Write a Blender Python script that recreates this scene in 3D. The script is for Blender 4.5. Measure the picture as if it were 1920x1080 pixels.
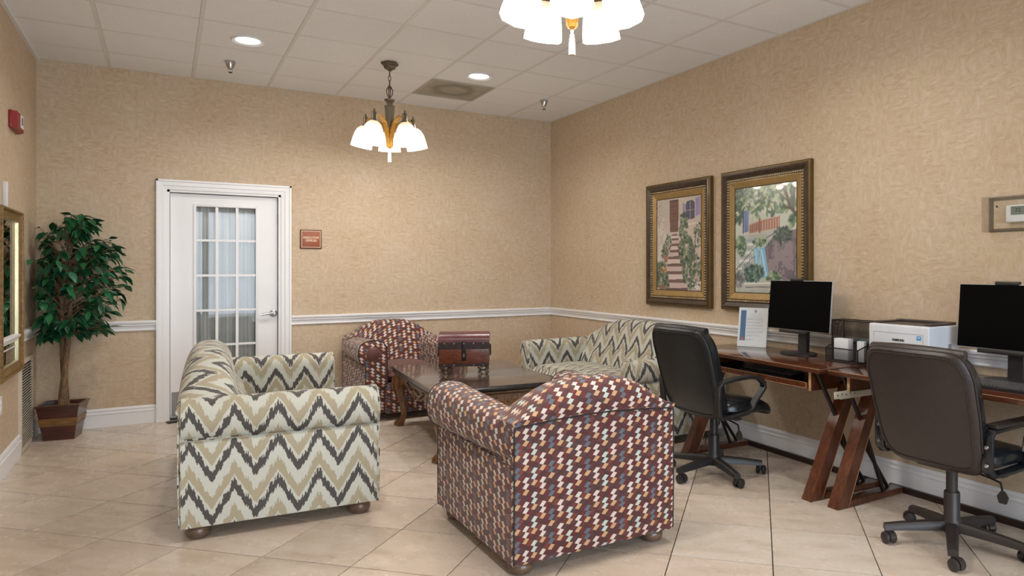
import bpy, bmesh, math, random
import numpy as np
from mathutils import Vector, Matrix

random.seed(7)
rng = np.random.default_rng(11)
PI = math.pi
for o in list(bpy.data.objects):
    bpy.data.objects.remove(o)
scene = bpy.context.scene
COL = scene.collection

# ------------------------------------------------------------------ camera, world, exposure
RW = 4.72          # room width (x from -RW to 0)
RH = 3.036         # ceiling height
YR = -9.6          # rear wall behind the camera
FPX = 1304.0
cam_d = bpy.data.cameras.new('camera')
cam = bpy.data.objects.new('camera', cam_d)
COL.objects.link(cam)
cam.location = (-3.8325, -7.1456, 1.3344)
cam.rotation_euler = (PI/2, 0, -0.5495)
cam_d.sensor_width = 36.0
cam_d.lens = FPX/1920*36.0
cam_d.shift_x = (960-1107.5)/1920
cam_d.shift_y = (503.6-540)/1920
cam_d.clip_start = 0.05
scene.camera = cam

world = bpy.data.worlds.new('sky')
scene.world = world
world.use_nodes = True
bg = world.node_tree.nodes['Background']
bg.inputs[0].default_value = (0.76, 0.88, 1.0, 1)
bg.inputs[1].default_value = 6.5

vs = scene.view_settings
vs.view_transform = 'Standard'
vs.look = 'None'
vs.exposure = 0.27
vs.gamma = 1.0
vs.use_curve_mapping = False
DOWNLIGHT_W = 10.0
SHADE_EMIT = 1.25
BULB_W = 5.6

# daylight enters through the glazed rear wall; the portal guides sampling of the sky there
pd = bpy.data.lights.new('window_portal', 'AREA')
pd.shape = 'RECTANGLE'; pd.size = 4.4; pd.size_y = 2.5
pd.cycles.is_portal = True
po = bpy.data.objects.new('window_portal', pd)
COL.objects.link(po)
po.location = (-RW/2, YR-0.02, 1.35)
po.rotation_euler = (PI/2, 0, 0)      # faces into the room (+y)

# ------------------------------------------------------------------ shader helpers
class V:
    """float socket with operators"""
    def __init__(s, nt, sock): s.nt = nt; s.s = sock
    def _m(s, op, *a):
        n = s.nt.nodes.new('ShaderNodeMath'); n.operation = op
        for i, x in enumerate((s,)+a):
            if isinstance(x, V): s.nt.links.new(x.s, n.inputs[i])
            else: n.inputs[i].default_value = x
        return V(s.nt, n.outputs[0])
    def __add__(s, o): return s._m('ADD', o)
    def __sub__(s, o): return s._m('SUBTRACT', o)
    def __mul__(s, o): return s._m('MULTIPLY', o)
    def __truediv__(s, o): return s._m('DIVIDE', o)
    def floor(s): return s._m('FLOOR')
    def frac(s): return s._m('FRACT')
    def abs(s): return s._m('ABSOLUTE')
    def lt(s, o): return s._m('LESS_THAN', o)
    def gt(s, o): return s._m('GREATER_THAN', o)
    def mod(s, o): return s._m('FLOORED_MODULO', o)
    def pingpong(s, o): return s._m('PINGPONG', o)
    def power(s, o): return s._m('POWER', o)
    def smooth(s, a, b):
        n = s.nt.nodes.new('ShaderNodeMapRange'); n.interpolation_type = 'SMOOTHSTEP'
        s.nt.links.new(s.s, n.inputs[0]); n.inputs[1].default_value = a; n.inputs[2].default_value = b
        return V(s.nt, n.outputs[0])

class Mat:
    def __init__(s, name):
        s.m = bpy.data.materials.new(name); s.m.use_nodes = True
        s.nt = s.m.node_tree; s.N = s.nt.nodes; s.L = s.nt.links
        s.b = s.N['Principled BSDF']; s.out = s.N['Material Output']
    def set(s, **k):
        for kk, v in k.items():
            i = s.b.inputs[kk.replace('_', ' ')]
            if isinstance(v, V): s.L.new(v.s, i)
            elif hasattr(v, 'is_output'): s.L.new(v, i)
            else:
                if isinstance(v, tuple) and len(v) == 3: v = v+(1,)
                i.default_value = v
        return s
    def coord(s, which='Object', scale=(1, 1, 1), add=None):
        t = s.N.new('ShaderNodeTexCoord'); o = t.outputs[which]
        if add is not None:
            va = s.N.new('ShaderNodeVectorMath'); va.operation = 'ADD'
            s.L.new(o, va.inputs[0]); s.L.new(add, va.inputs[1]); o = va.outputs[0]
        if scale != (1, 1, 1):
            mp = s.N.new('ShaderNodeVectorMath'); mp.operation = 'MULTIPLY'
            s.L.new(o, mp.inputs[0]); mp.inputs[1].default_value = scale; o = mp.outputs[0]
        return o
    def uv(s):
        t = s.N.new('ShaderNodeTexCoord'); sp = s.N.new('ShaderNodeSeparateXYZ')
        s.L.new(t.outputs['UV'], sp.inputs[0])
        return V(s.nt, sp.outputs[0]), V(s.nt, sp.outputs[1])
    def noise(s, co, scale=5, detail=3, rough=0.55, dist=0.0):
        n = s.N.new('ShaderNodeTexNoise'); s.L.new(co, n.inputs['Vector'])
        n.inputs['Scale'].default_value = scale; n.inputs['Detail'].default_value = detail
        n.inputs['Roughness'].default_value = rough; n.inputs['Distortion'].default_value = dist
        return V(s.nt, n.outputs[0])
    def white1(s, v):
        n = s.N.new('ShaderNodeTexWhiteNoise'); n.noise_dimensions = '1D'
        s.L.new(v.s, n.inputs['W']); return V(s.nt, n.outputs[0])
    def white2(s, a, b):
        c = s.N.new('ShaderNodeCombineXYZ'); s.L.new(a.s, c.inputs[0]); s.L.new(b.s, c.inputs[1])
        n = s.N.new('ShaderNodeTexWhiteNoise'); n.noise_dimensions = '2D'
        s.L.new(c.outputs[0], n.inputs['Vector']); return V(s.nt, n.outputs[0])
    def vec(s, a, b, c=0.0):
        n = s.N.new('ShaderNodeCombineXYZ')
        for i, x in enumerate((a, b, c)):
            if isinstance(x, V): s.L.new(x.s, n.inputs[i])
            else: n.inputs[i].default_value = x
        return n.outputs[0]
    def rand(s):
        n = s.N.new('ShaderNodeObjectInfo'); return V(s.nt, n.outputs['Random'])
    def ramp(s, v, stops):
        n = s.N.new('ShaderNodeValToRGB'); s.L.new(v.s, n.inputs[0])
        e = n.color_ramp.elements
        while len(e) < len(stops): e.new(0.5)
        for i, (p, c) in enumerate(stops):
            e[i].position = p; e[i].color = tuple(c)+(1,)
        return n.outputs[0]
    def mix(s, f, a, b, mode='MIX'):
        n = s.N.new('ShaderNodeMix'); n.data_type = 'RGBA'; n.blend_type = mode
        for i, x in ((0, f), (6, a), (7, b)):
            if isinstance(x, V): s.L.new(x.s, n.inputs[i])
            elif hasattr(x, 'is_output'): s.L.new(x, n.inputs[i])
            elif i == 0: n.inputs[0].default_value = x
            else: n.inputs[i].default_value = tuple(x)+(1,)
        return n.outputs[2]
    def bump(s, h, strength=0.2, dist=0.01):
        n = s.N.new('ShaderNodeBump'); n.inputs['Strength'].default_value = strength
        n.inputs['Distance'].default_value = dist
        s.L.new(h.s, n.inputs['Height']); s.L.new(n.outputs[0], s.b.inputs['Normal'])
        return s

def srgb(r, g, b):
    f = lambda c: (c/255/12.92) if c/255 <= 0.04045 else ((c/255+0.055)/1.055)**2.4
    return (f(r), f(g), f(b))

def plain(name, rgb, rough=0.5, metal=0.0, var=0.12, nscale=12, bump=0.0, coat=0.0, spec=0.5):
    m = Mat(name); co = m.coord()
    n = m.noise(co, nscale, 4)
    lo = tuple(c*(1-var) for c in rgb); hi = tuple(min(1, c*(1+var)) for c in rgb)
    m.set(Base_Color=m.ramp(n, [(0.3, lo), (0.7, hi)]), Roughness=rough, Metallic=metal, Specular_IOR_Level=spec)
    if coat: m.set(Coat_Weight=coat, Coat_Roughness=0.08)
    if bump: m.bump(m.noise(co, nscale*6, 3), bump, 0.004)
    return m.m

def emis(name, rgb, strength):
    m = Mat(name); m.set(Base_Color=rgb, Emission_Color=rgb, Emission_Strength=strength, Roughness=0.5)
    return m.m

def glass(name, tint=(1, 1, 1), rough=0.02, refl=None):
    m = Mat(name); N, L = m.N, m.L
    t = N.new('ShaderNodeBsdfTransparent'); t.inputs[0].default_value = tint+(1,)
    g = N.new('ShaderNodeBsdfGlossy'); g.inputs['Roughness'].default_value = rough
    lw = N.new('ShaderNodeFresnel'); lw.inputs[0].default_value = 1.45
    mx = N.new('ShaderNodeMixShader')
    if refl is None: L.new(lw.outputs[0], mx.inputs[0])
    else: mx.inputs[0].default_value = refl
    L.new(t.outputs[0], mx.inputs[1]); L.new(g.outputs[0], mx.inputs[2])
    L.new(mx.outputs[0], m.out.inputs[0]); N.remove(m.b)
    return m.m

# ------------------------------------------------------------------ materials
def wallpaper():
    m = Mat('wallpaper'); co = m.coord()
    a = m.noise(m.coord(scale=(1, 1, 2.6)), 17, 5, 0.68, 0.5)
    b = m.noise(m.coord(scale=(2.4, 2.4, 1)), 15, 5, 0.68, 0.5)
    c = m.noise(co, 2.0, 3)
    d = m.noise(co, 90, 3, 0.7)
    base = m.ramp(a, [(0.32, srgb(174, 150, 122)), (0.50, srgb(196, 176, 150)), (0.68, srgb(214, 199, 179))])
    two = m.ramp(b, [(0.34, srgb(182, 161, 126)), (0.52, srgb(199, 180, 156)), (0.68, srgb(212, 194, 181))])
    col = m.mix(m.noise(co, 7, 2).smooth(0.42, 0.58), base, two)
    col = m.mix(0.35, col, m.ramp(c, [(0.35, srgb(192, 168, 138)), (0.65, srgb(206, 188, 165))]))
    col = m.mix(d.smooth(0.52, 0.75)*0.22, col, srgb(168, 142, 110))
    m.set(Base_Color=col, Roughness=0.62, Specular_IOR_Level=0.3)
    m.bump(a*0.6+d*0.4, 0.08, 0.003)
    return m.m

def travertine():
    m = Mat('travertine_tile')
    r = m.rand()
    off = m.vec(r*37.0, r*91.0, r*13.0)
    co = m.coord(add=off)
    st = m.coord(add=off, scale=(1, 3.4, 1))
    v = m.noise(st, 3.0, 8, 0.55, 0.35)
    big = m.noise(co, 2.2, 3, 0.5, 0.3)
    fine = m.noise(st, 30, 4, 0.6)
    col = m.ramp(v, [(0.30, srgb(180, 158, 138)), (0.46, srgb(205, 189, 172)), (0.60, srgb(219, 206, 192)), (0.76, srgb(196, 175, 154))])
    col = m.mix(big.smooth(0.35, 0.7)*0.5, col, srgb(216, 203, 189))
    tint = m.ramp(r, [(0.0, srgb(176, 157, 138)), (0.3, srgb(220, 211, 199)), (0.65, srgb(202, 184, 164)), (1.0, srgb(222, 204, 190))])
    col = m.mix(0.42, col, tint)
    col = m.mix(fine.smooth(0.45, 0.8)*0.2, col, srgb(170, 144, 120))
    pits = m.noise(st, 26, 5, 0.7).smooth(0.64, 0.72)*m.noise(co, 5, 2).smooth(0.52, 0.62)
    col = m.mix(pits*0.8, col, srgb(104, 80, 62))
    m.set(Base_Color=col, Roughness=m.noise(co, 9, 3)*0.22+0.15, Specular_IOR_Level=0.45)
    m.bump(pits*-1.0+v*0.05, 0.25, 0.003)
    return m.m

def ikat(name, k=1.0):
    m = Mat(name); u, v = m.uv()
    jag = (m.white1((u*210.0*k).floor())-0.5)*0.034+(m.white1((u*75.0*k).floor()+17.0)-0.5)*0.020
    PER, AMP, REP = 0.198/k, 0.160, 0.214
    tri = (u/PER).pingpong(0.5)*2.0
    ph = ((v+tri*AMP*-1.0+jag*0.55)/REP).frac()
    wid = jag*1.6
    cream = srgb(198, 199, 188); tan = srgb(170, 159, 134); dark = srgb(76, 71, 70)
    c = m.mix((ph+wid).gt(0.245), dark, cream)
    c = m.mix((ph-wid).gt(0.37), c, tan)
    c = m.mix((ph+wid*0.8).gt(0.66), c, cream)
    w = m.noise(m.vec(u*700.0, v*120.0), 1.0, 2)
    c = m.mix(w.smooth(0.45, 0.75)*0.2, c, srgb(150, 145, 132))
    m.set(Base_Color=c, Roughness=0.72, Specular_IOR_Level=0.3, Sheen_Weight=0.15)
    m.bump(w, 0.12, 0.002)
    return m.m

def harlequin():
    m = Mat('harlequin_fabric'); u, v = m.uv()
    W, Ht = 0.047, 0.0262
    kc = (u/W+0.5).floor()
    du = u-kc*W
    vo = v+du*0.36+kc.mod(2.0)*(Ht*1.9)+kc.mod(3.0)*(Ht*0.35)
    n = (vo/Ht+0.5).floor(); dv = vo-n*Ht
    inside = ((du.abs()/(W*0.41))+(dv.abs()/(Ht*0.52))).lt(1.0)
    seq = n.mod(4.0); ck = kc.mod(4.0)
    white = srgb(222, 206, 196); mint = srgb(198, 208, 198); blue = srgb(98, 108, 120); tan = srgb(206, 164, 122)
    bright = m.mix(ck.gt(0.5), white, mint)
    bright = m.mix(ck.gt(1.5), bright, white)
    bright = m.mix(ck.gt(2.5), bright, blue)
    bright = m.mix(seq.lt(0.5), bright, tan)
    on = inside*seq.lt(2.5)
    # dark diamonds of the ground
    kd = (u/W).floor(); dd = u-(kd+0.5)*W
    vd = v+dd*0.36+(m.white1(kd*5.0+2.0)*6.0).floor()*Ht*0.5
    nd = (vd/Ht+0.5).floor(); ddv = vd-nd*Ht
    ind = ((dd.abs()/(W*0.44))+(ddv.abs()/(Ht*0.52))).lt(1.0)
    dcol = m.ramp(m.white2(kd, nd), [(0.0, srgb(92, 40, 44)), (0.4, srgb(110, 46, 42)), (0.7, srgb(84, 58, 60)), (1.0, srgb(128, 60, 46))])
    ground = m.mix(ind, srgb(78, 50, 50), dcol)
    w = m.noise(m.vec(u*500.0, v*500.0), 1.0, 2)
    c = m.mix(on, ground, bright)
    c = m.mix(w.smooth(0.4, 0.8)*0.25, c, srgb(70, 40, 38))
    m.set(Base_Color=c, Roughness=0.6, Specular_IOR_Level=0.3, Sheen_Weight=0.2)
    m.bump(w+on*0.6, 0.14, 0.002)
    return m.m

def maroon_stripe():
    m = Mat('maroon_fabric'); u, v = m.uv()
    s = m.noise(m.vec(u*18.0, v*2.0), 3.0, 3)
    c = m.ramp(s, [(0.3, srgb(70, 36, 32)), (0.5, srgb(98, 54, 46)), (0.7, srgb(82, 43, 38))])
    m.set(Base_Color=c, Roughness=0.65, Sheen_Weight=0.2)
    return m.m

def wood(name, dark, light, scale=6, rough=0.3, axis=(1, 8, 8), coat=0.3, bump=0.06):
    m = Mat(name)
    n = m.noise(m.coord(scale=axis), scale, 5, 0.6, 1.0)
    m.set(Base_Color=m.ramp(n, [(0.3, dark), (0.7, light)]), Roughness=rough, Coat_Weight=coat, Coat_Roughness=0.12)
    if bump: m.bump(n, bump, 0.002)
    return m.m

M = {}
M['wallpaper'] = wallpaper()
M['tile'] = travertine()
M['grout'] = plain('dark_grout', srgb(58, 44, 34), 0.8)
M['ikat'] = ikat('chevron_fabric')
M['ikat_fine'] = ikat('chevron_fabric_fine', 1.6)
M['harl'] = harlequin()
M['maroon'] = maroon_stripe()
M['white_paint'] = plain('white_paint', srgb(236, 236, 238), 0.35, var=0.02, nscale=3)
M['ceil_tile'] = plain('ceiling_tile_fibre', srgb(240, 242, 246), 0.9, var=0.03, nscale=60, bump=0.35)
M['tee'] = plain('painted_tee', srgb(226, 226, 226), 0.55, var=0.03)
M['vent_tile'] = None
M['black_plastic'] = plain('black_plastic', srgb(36, 34, 34), 0.42, var=0.15, bump=0.1)
M['brown_plastic'] = plain('dark_brown_plastic', srgb(50, 44, 42), 0.42, var=0.12, bump=0.1)
M['black_leather'] = plain('black_leather', srgb(28, 30, 32), 0.34, var=0.15, nscale=30, bump=0.35)
M['brown_leather'] = plain('brown_leather', srgb(47, 39, 37), 0.36, var=0.12, nscale=30, bump=0.35)
M['black_vinyl'] = plain('black_vinyl', srgb(24, 28, 32), 0.22, var=0.15, nscale=16, bump=0.15)
M['welt'] = plain('dark_welt', srgb(46, 36, 36), 0.6)
M['screen'] = plain('black_screen', (0.0012, 0.0012, 0.0012), 0.55, var=0.0, spec=0.05)
M['bezel'] = plain('silver_bezel', srgb(176, 176, 180), 0.35, 0.3, var=0.04)
M['desk_top'] = wood('desk_top_veneer', srgb(64, 35, 24), srgb(98, 55, 35), 5, 0.14, (8, 1, 8), 0.6, 0)
M['desk_wood'] = wood('desk_wood', srgb(64, 34, 22), srgb(112, 62, 36), 5, 0.28, (8, 8, 1), 0.3)
M['desk_edge'] = wood('desk_worn_edge', srgb(170, 120, 82), srgb(214, 178, 140), 9, 0.5, (8, 1, 8), 0)
M['dark_tube'] = plain('dark_metal_tube', srgb(44, 36, 33), 0.4, 0.5)
M['table_wood'] = wood('table_carved_wood', srgb(78, 50, 26), srgb(140, 96, 52), 7, 0.35, (6, 6, 1.5), 0.3)
M['table_dark'] = wood('table_dark_wood', srgb(58, 40, 26), srgb(104, 74, 46), 8, 0.4, (4, 4, 2), 0.2)
def stone():
    m = Mat('dark_marble'); co = m.coord()
    n = m.noise(co, 4, 6, 0.65, 1.2); f = m.noise(co, 26, 4, 0.7)
    c = m.ramp(n, [(0.25, srgb(48, 36, 32)), (0.5, srgb(82, 64, 54)), (0.75, srgb(112, 92, 78))])
    c = m.mix(f.smooth(0.68, 0.74)*0.7, c, srgb(196, 180, 164))
    m.set(Base_Color=c, Roughness=m.noise(co, 6, 3)*0.2+0.08, Coat_Weight=0.4, Coat_Roughness=0.05)
    return m.m
M['stone'] = stone()
M['stone_edge'] = plain('black_stone_edge', srgb(34, 32, 34), 0.18, var=0.3, nscale=20)
M['foot_wood'] = wood('bun_foot_wood', srgb(72, 54, 44), srgb(120, 94, 76), 9, 0.3, (2, 2, 4), 0.3)
M['chest_lid'] = plain('chest_leather_lid', srgb(98, 56, 60), 0.25, var=0.25, nscale=14, bump=0.2)
M['chest_wood'] = wood('chest_wood', srgb(70, 30, 18), srgb(124, 62, 34), 8, 0.35, (2, 6, 6), 0.2)
M['chest_dark'] = plain('chest_dark_strap', srgb(46, 28, 24), 0.45, var=0.2, nscale=20)
M['iron'] = plain('black_wrought_iron', srgb(30, 26, 24), 0.5, 0.4)
M['stud'] = plain('dull_silver_stud', srgb(168, 160, 150), 0.35, 0.8)
M['chrome'] = plain('satin_nickel', srgb(186, 186, 188), 0.25, 1.0, var=0.05)
M['kick'] = plain('brushed_kick_plate', srgb(150, 148, 148), 0.4, 0.7, var=0.06, nscale=40)
M['curtain'] = plain('sheer_grey_curtain', srgb(206, 208, 204), 0.9, var=0.06, nscale=5)
M['dark_room'] = plain('office_behind', srgb(150, 148, 142), 0.9)
M['glass'] = glass('clear_glass')
M['acrylic'] = glass('clear_acrylic', (0.98, 0.985, 0.98), rough=0.05, refl=0.05)
M['frame_dark'] = wood('frame_dark_bronze', srgb(42, 30, 22), srgb(76, 58, 38), 8, 0.35, (3, 3, 3), 0.2)
M['frame_edge'] = plain('frame_bronze_edge', srgb(104, 84, 48), 0.35, 0.6, var=0.2)
M['gold'] = plain('gold_liner', srgb(154, 126, 76), 0.45, 0.25, var=0.12, nscale=25)
M['bead'] = plain('antique_bead', srgb(196, 172, 136), 0.3, 0.7, var=0.25)
M['mirror'] = plain('mirror_silver', (0.9, 0.9, 0.9), 0.01, 1.0, var=0.0)
M['mirror_frame'] = wood('mirror_antique_gold', srgb(92, 66, 30), srgb(150, 116, 62), 12, 0.35, (4, 4, 4), 0.2)
M['mirror_bright'] = plain('mirror_bright_gilt', srgb(176, 166, 130), 0.25, 0.7, var=0.1)
M['bronze'] = plain('chandelier_bronze', srgb(108, 97, 80), 0.42, 0.6, var=0.15)
M['arm_gold'] = plain('chandelier_antique_gold', srgb(176, 132, 58), 0.38, 0.6, var=0.2, nscale=30)
def shademat():
    m = Mat('lit_alabaster_glass'); co = m.coord()
    sp = m.N.new('ShaderNodeSeparateXYZ'); m.L.new(co, sp.inputs[0])
    z = V(m.nt, sp.outputs[2])
    t = z.smooth(-0.105, -0.004)           # glow fall-off painted in: dimmer and more amber at the neck
    c = m.mix(t, (1.0, 0.93, 0.82), (1.0, 0.66, 0.30))
    n = m.noise(co, 14, 4)
    m.set(Base_Color=(0.9, 0.86, 0.8), Roughness=0.35, Emission_Color=c, Emission_Strength=((z*0.0+1.0)-t*0.72)*(n*0.8+0.6)*SHADE_EMIT)
    return m.m
M['shade'] = shademat()
M['finial'] = plain('cream_finial', srgb(214, 202, 180), 0.4, 0.1, var=0.08)
M['downlight'] = emis('lit_lens', (1.0, 0.98, 0.95), 14.0)
M['red_alarm'] = plain('red_alarm_plastic', srgb(140, 28, 32), 0.4, var=0.1)
M['paper'] = plain('white_paper', srgb(228, 232, 238), 0.5, var=0.02, nscale=4)
M['blue_print'] = plain('blue_print', srgb(72, 112, 150), 0.5, var=0.06)
M['grey_print'] = plain('grey_print', srgb(150, 156, 164), 0.6, var=0.04)
M['dark_print'] = plain('dark_print', srgb(40, 44, 52), 0.6, var=0.04)
M['red_print'] = plain('red_print', srgb(198, 92, 78), 0.5, var=0.04)
M['printer'] = plain('printer_grey_plastic', srgb(206, 210, 216), 0.4, var=0.03)
M['printer_dark'] = plain('printer_dark_tray', srgb(60, 52, 48), 0.4, var=0.1)
M['sign'] = plain('terracotta_sign', srgb(152, 84, 54), 0.45, var=0.08, nscale=18)
M['sign_dark'] = plain('sign_dark_rim', srgb(92, 46, 30), 0.5)
M['sign_light'] = plain('sign_cream_letters', srgb(232, 208, 182), 0.5, var=0.03)
M['teal'] = plain('teal_card', srgb(60, 150, 160), 0.5, var=0.05)
M['plate_white'] = plain('white_plastic', srgb(226, 228, 230), 0.4, var=0.03)
M['lcd'] = plain('grey_green_display', srgb(110, 126, 118), 0.3, var=0.05)
M['louver'] = plain('cream_louver_paint', srgb(206, 196, 178), 0.45, var=0.05)
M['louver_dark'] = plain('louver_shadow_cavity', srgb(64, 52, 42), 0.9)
M['trunk'] = wood('ficus_bark', srgb(74, 54, 38), srgb(150, 118, 88), 14, 0.8, (5, 5, 1), 0)
M['moss'] = plain('dry_moss', srgb(120, 104, 78), 0.95, var=0.4, nscale=40, bump=0.8)
def leafmat():
    m = Mat('ficus_leaf'); r = m.rand(); co = m.coord()
    c = m.ramp(r, [(0.0, srgb(14, 52, 34)), (0.4, srgb(28, 84, 50)), (0.75, srgb(44, 110, 62)), (1.0, srgb(30, 96, 74))])
    n = m.noise(co, 30, 3)
    c = m.mix(n.smooth(0.4, 0.8)*0.35, c, srgb(18, 60, 40))
    m.set(Base_Color=c, Roughness=0.38, Specular_IOR_Level=0.5)
    return m.m
M['leaf'] = leafmat()
def potmat(name, a, b, rough):
    m = Mat(name); n = m.noise(m.coord(scale=(1, 1, 5)), 7, 5, 0.65)
    m.set(Base_Color=m.ramp(n, [(0.3, a), (0.7, b)]), Roughness=rough, Coat_Weight=0.3)
    return m.m
M['pot'] = potmat('pot_dark_lacquer', srgb(44, 24, 22), srgb(96, 48, 34), 0.3)
M['pot_band'] = potmat('pot_bark_band', srgb(74, 48, 24), srgb(150, 106, 52), 0.6)
def meshmat():
    m = Mat('black_wire_mesh'); N, L = m.N, m.L
    t = N.new('ShaderNodeBsdfTransparent')
    u, v = m.uv()
    hole = ((u*260.0).frac()-0.5).abs().lt(0.36)*((v*260.0).frac()-0.5).abs().lt(0.36)
    mx = N.new('ShaderNodeMixShader'); L.new(hole.s, mx.inputs[0])
    L.new(m.b.outputs[0], mx.inputs[1]); L.new(t.outputs[0], mx.inputs[2]); L.new(mx.outputs[0], m.out.inputs[0])
    m.set(Base_Color=srgb(40, 36, 36), Roughness=0.5)
    return m.m
M['mesh'] = meshmat()
def ventmat():
    m = Mat('dusty_diffuser'); co = m.coord()
    sp = m.N.new('ShaderNodeVectorMath'); sp.operation = 'LENGTH'; m.L.new(co, sp.inputs[0])
    r = V(m.nt, sp.outputs['Value'])
    ring = (r-0.17+(m.noise(co, 9, 4)-0.5)*0.12).abs().smooth(0.075, 0.0)
    n = m.noise(co, 7, 4)
    c = m.ramp(n, [(0.3, srgb(158, 153, 142)), (0.7, srgb(182, 177, 166))])
    c = m.mix(ring*0.6, c, srgb(112, 107, 100))
    m.set(Base_Color=c, Roughness=0.7)
    m.bump(m.noise(co, 300, 1), 0.2, 0.002)
    return m.m
M['vent_tile'] = ventmat()
def printcol(name):
    m = Mat(name); a = m.N.new('ShaderNodeVertexColor'); a.layer_name = 'Col'
    g = m.noise(m.coord(), 60, 3)
    m.set(Base_Color=m.mix(g.smooth(0.4, 0.9)*0.15, a.outputs[0], (0.35, 0.33, 0.3)), Roughness=0.25, Coat_Weight=0.3)
    return m.m

# ------------------------------------------------------------------ mesh helpers
class MB:
    def __init__(s): s.v = []; s.f = []; s.uv = []; s.sm = []
    def add(s, verts, faces, uvs=None, smooth=False):
        b = len(s.v); s.v += [tuple(p) for p in verts]
        for i, f in enumerate(faces):
            s.f.append([b+k for k in f]); s.sm.append(smooth)
            s.uv.append(uvs[i] if uvs else None)
        return s
    def box(s, c, size, bev=0.0, seg=2, rot=None, smooth=None):
        x, y, z = (d/2 for d in size)
        if bev <= 0:
            vv = [Vector((sx*x, sy*y, sz*z)) for sx in (-1, 1) for sy in (-1, 1) for sz in (-1, 1)]
            ff = [(0, 1, 3, 2), (4, 6, 7, 5), (0, 4, 5, 1), (2, 3, 7, 6), (0, 2, 6, 4), (1, 5, 7, 3)]
        else:
            bm = bmesh.new(); bmesh.ops.create_cube(bm, size=1)
            bmesh.ops.scale(bm, vec=size, verts=bm.verts)
            bmesh.ops.bevel(bm, geom=bm.edges[:], offset=min(bev, min(size)*0.49), segments=seg, profile=0.5, affect='EDGES')
            bm.verts.index_update()
            vv = [v.co.copy() for v in bm.verts]; ff = [tuple(v.index for v in f.verts) for f in bm.faces]; bm.free()
        if rot is not None: vv = [rot @ v for v in vv]
        c = Vector(c)
        return s.add([v+c for v in vv], ff, None, (bev > 0) if smooth is None else smooth)
    def grid(s, rows, cu=False, cv=False, uvfn=None, smooth=True, flip=False):
        """rows: list of equal-length point lists"""
        nr, nc = len(rows), len(rows[0])
        # arc-length uvs
        U = [0.0]; 
        for j in range(1, nr+(1 if cu else 0)):
            U.append(U[-1]+(Vector(rows[j % nr][nc//2])-Vector(rows[j-1][nc//2])).length)
        faces, uvs = [], []
        Vv = []
        for r in rows:
            a = [0.0]
            for k in range(1, nc+(1 if cv else 0)): a.append(a[-1]+(Vector(r[k % nc])-Vector(r[k-1])).length)
            Vv.append(a)
        for j in range(nr-(0 if cu else 1)):
            for k in range(nc-(0 if cv else 1)):
                j2, k2 = (j+1) % nr, (k+1) % nc
                f = [j*nc+k, j2*nc+k, j2*nc+k2, j*nc+k2]
                uu = [(U[j], Vv[j][k]), (U[j+1], Vv[j2][k]), (U[j+1], Vv[j2][k+1]), (U[j], Vv[j][k+1])]
                if uvfn: uu = [uvfn(jj, kk) for jj, kk in ((j, k), (j+1, k), (j+1, k+1), (j, k+1))]
                if flip: f.reverse(); uu.reverse()
                faces.append(f); uvs.append(uu)
        return s.add([p for r in rows for p in r], faces, uvs, smooth)
    def lathe(s, prof, c=(0, 0, 0), seg=16, axis='z', smooth=True, cap=True):
        rows = []
        for i in range(seg):
            a = 2*PI*i/seg
            row = []
            for r, z in prof:
                p = (r*math.cos(a), r*math.sin(a), z)
                if axis == 'x': p = (p[2], p[0], p[1])
                if axis == 'y': p = (p[0], p[2], -p[1]) if False else (p[1], p[2], p[0])
                row.append(Vector(p)+Vector(c))
            rows.append(row)
        s.grid(rows, cu=True, smooth=smooth, flip=False)
        if cap:
            nc = len(prof); b = len(s.v)-seg*nc
            if prof[0][0] > 1e-5: s.f.append([b+i*nc for i in range(seg)][::-1]); s.sm.append(False); s.uv.append(None)
            if prof[-1][0] > 1e-5: s.f.append([b+i*nc+nc-1 for i in range(seg)]); s.sm.append(False); s.uv.append(None)
        return s
    def tube(s, path, r, seg=8, closed=False, flat=None, smooth=True):
        P = [Vector(p) for p in path]; n = len(P)
        rr = r if isinstance(r, (list, tuple)) else [r]*n
        rows = []; up = None
        for i in range(n):
            if closed: t = P[(i+1) % n]-P[i-1]
            else: t = P[min(i+1, n-1)]-P[max(i-1, 0)]
            t.normalize()
            if up is None:
                up = Vector((0, 0, 1)) if abs(t.z) < 0.9 else Vector((1, 0, 0))
            a = t.cross(up); 
            if a.length < 1e-6: a = t.orthogonal()
            a.normalize(); b = a.cross(t).normalized(); up = b
            fx, fy = flat if flat else (1, 1)
            rows.append([P[i]+(a*math.cos(2*PI*k/seg)*fx+b*math.sin(2*PI*k/seg)*fy)*rr[i] for k in range(seg)])
        s.grid(rows, cu=closed, cv=True, smooth=smooth)
        if not closed:
            base = len(s.v)-n*seg
            s.f.append([base+k for k in range(seg)]); s.sm.append(False); s.uv.append(None)
            s.f.append([base+(n-1)*seg+k for k in range(seg)][::-1]); s.sm.append(False); s.uv.append(None)
        return s
    def bar(s, path, wx, wy, side, smooth=False):
        """rectangular bar along path; 'side' is the fixed direction of width wx"""
        P = [Vector(p) for p in path]; n = len(P); sd = Vector(side).normalized(); rows = []
        for i in range(n):
            t = (P[min(i+1, n-1)]-P[max(i-1, 0)]).normalized()
            nn = t.cross(sd).normalized()
            rows.append([P[i]+sd*wx/2*a+nn*wy/2*b for a, b in ((-1, -1), (1, -1), (1, 1), (-1, 1))])
        s.grid(rows, cv=True, smooth=smooth)
        base = len(s.v)-n*4
        s.f.append([base+k for k in range(4)]); s.sm.append(False); s.uv.append(None)
        s.f.append([base+(n-1)*4+k for k in range(4)][::-1]); s.sm.append(False); s.uv.append(None)
        return s
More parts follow.
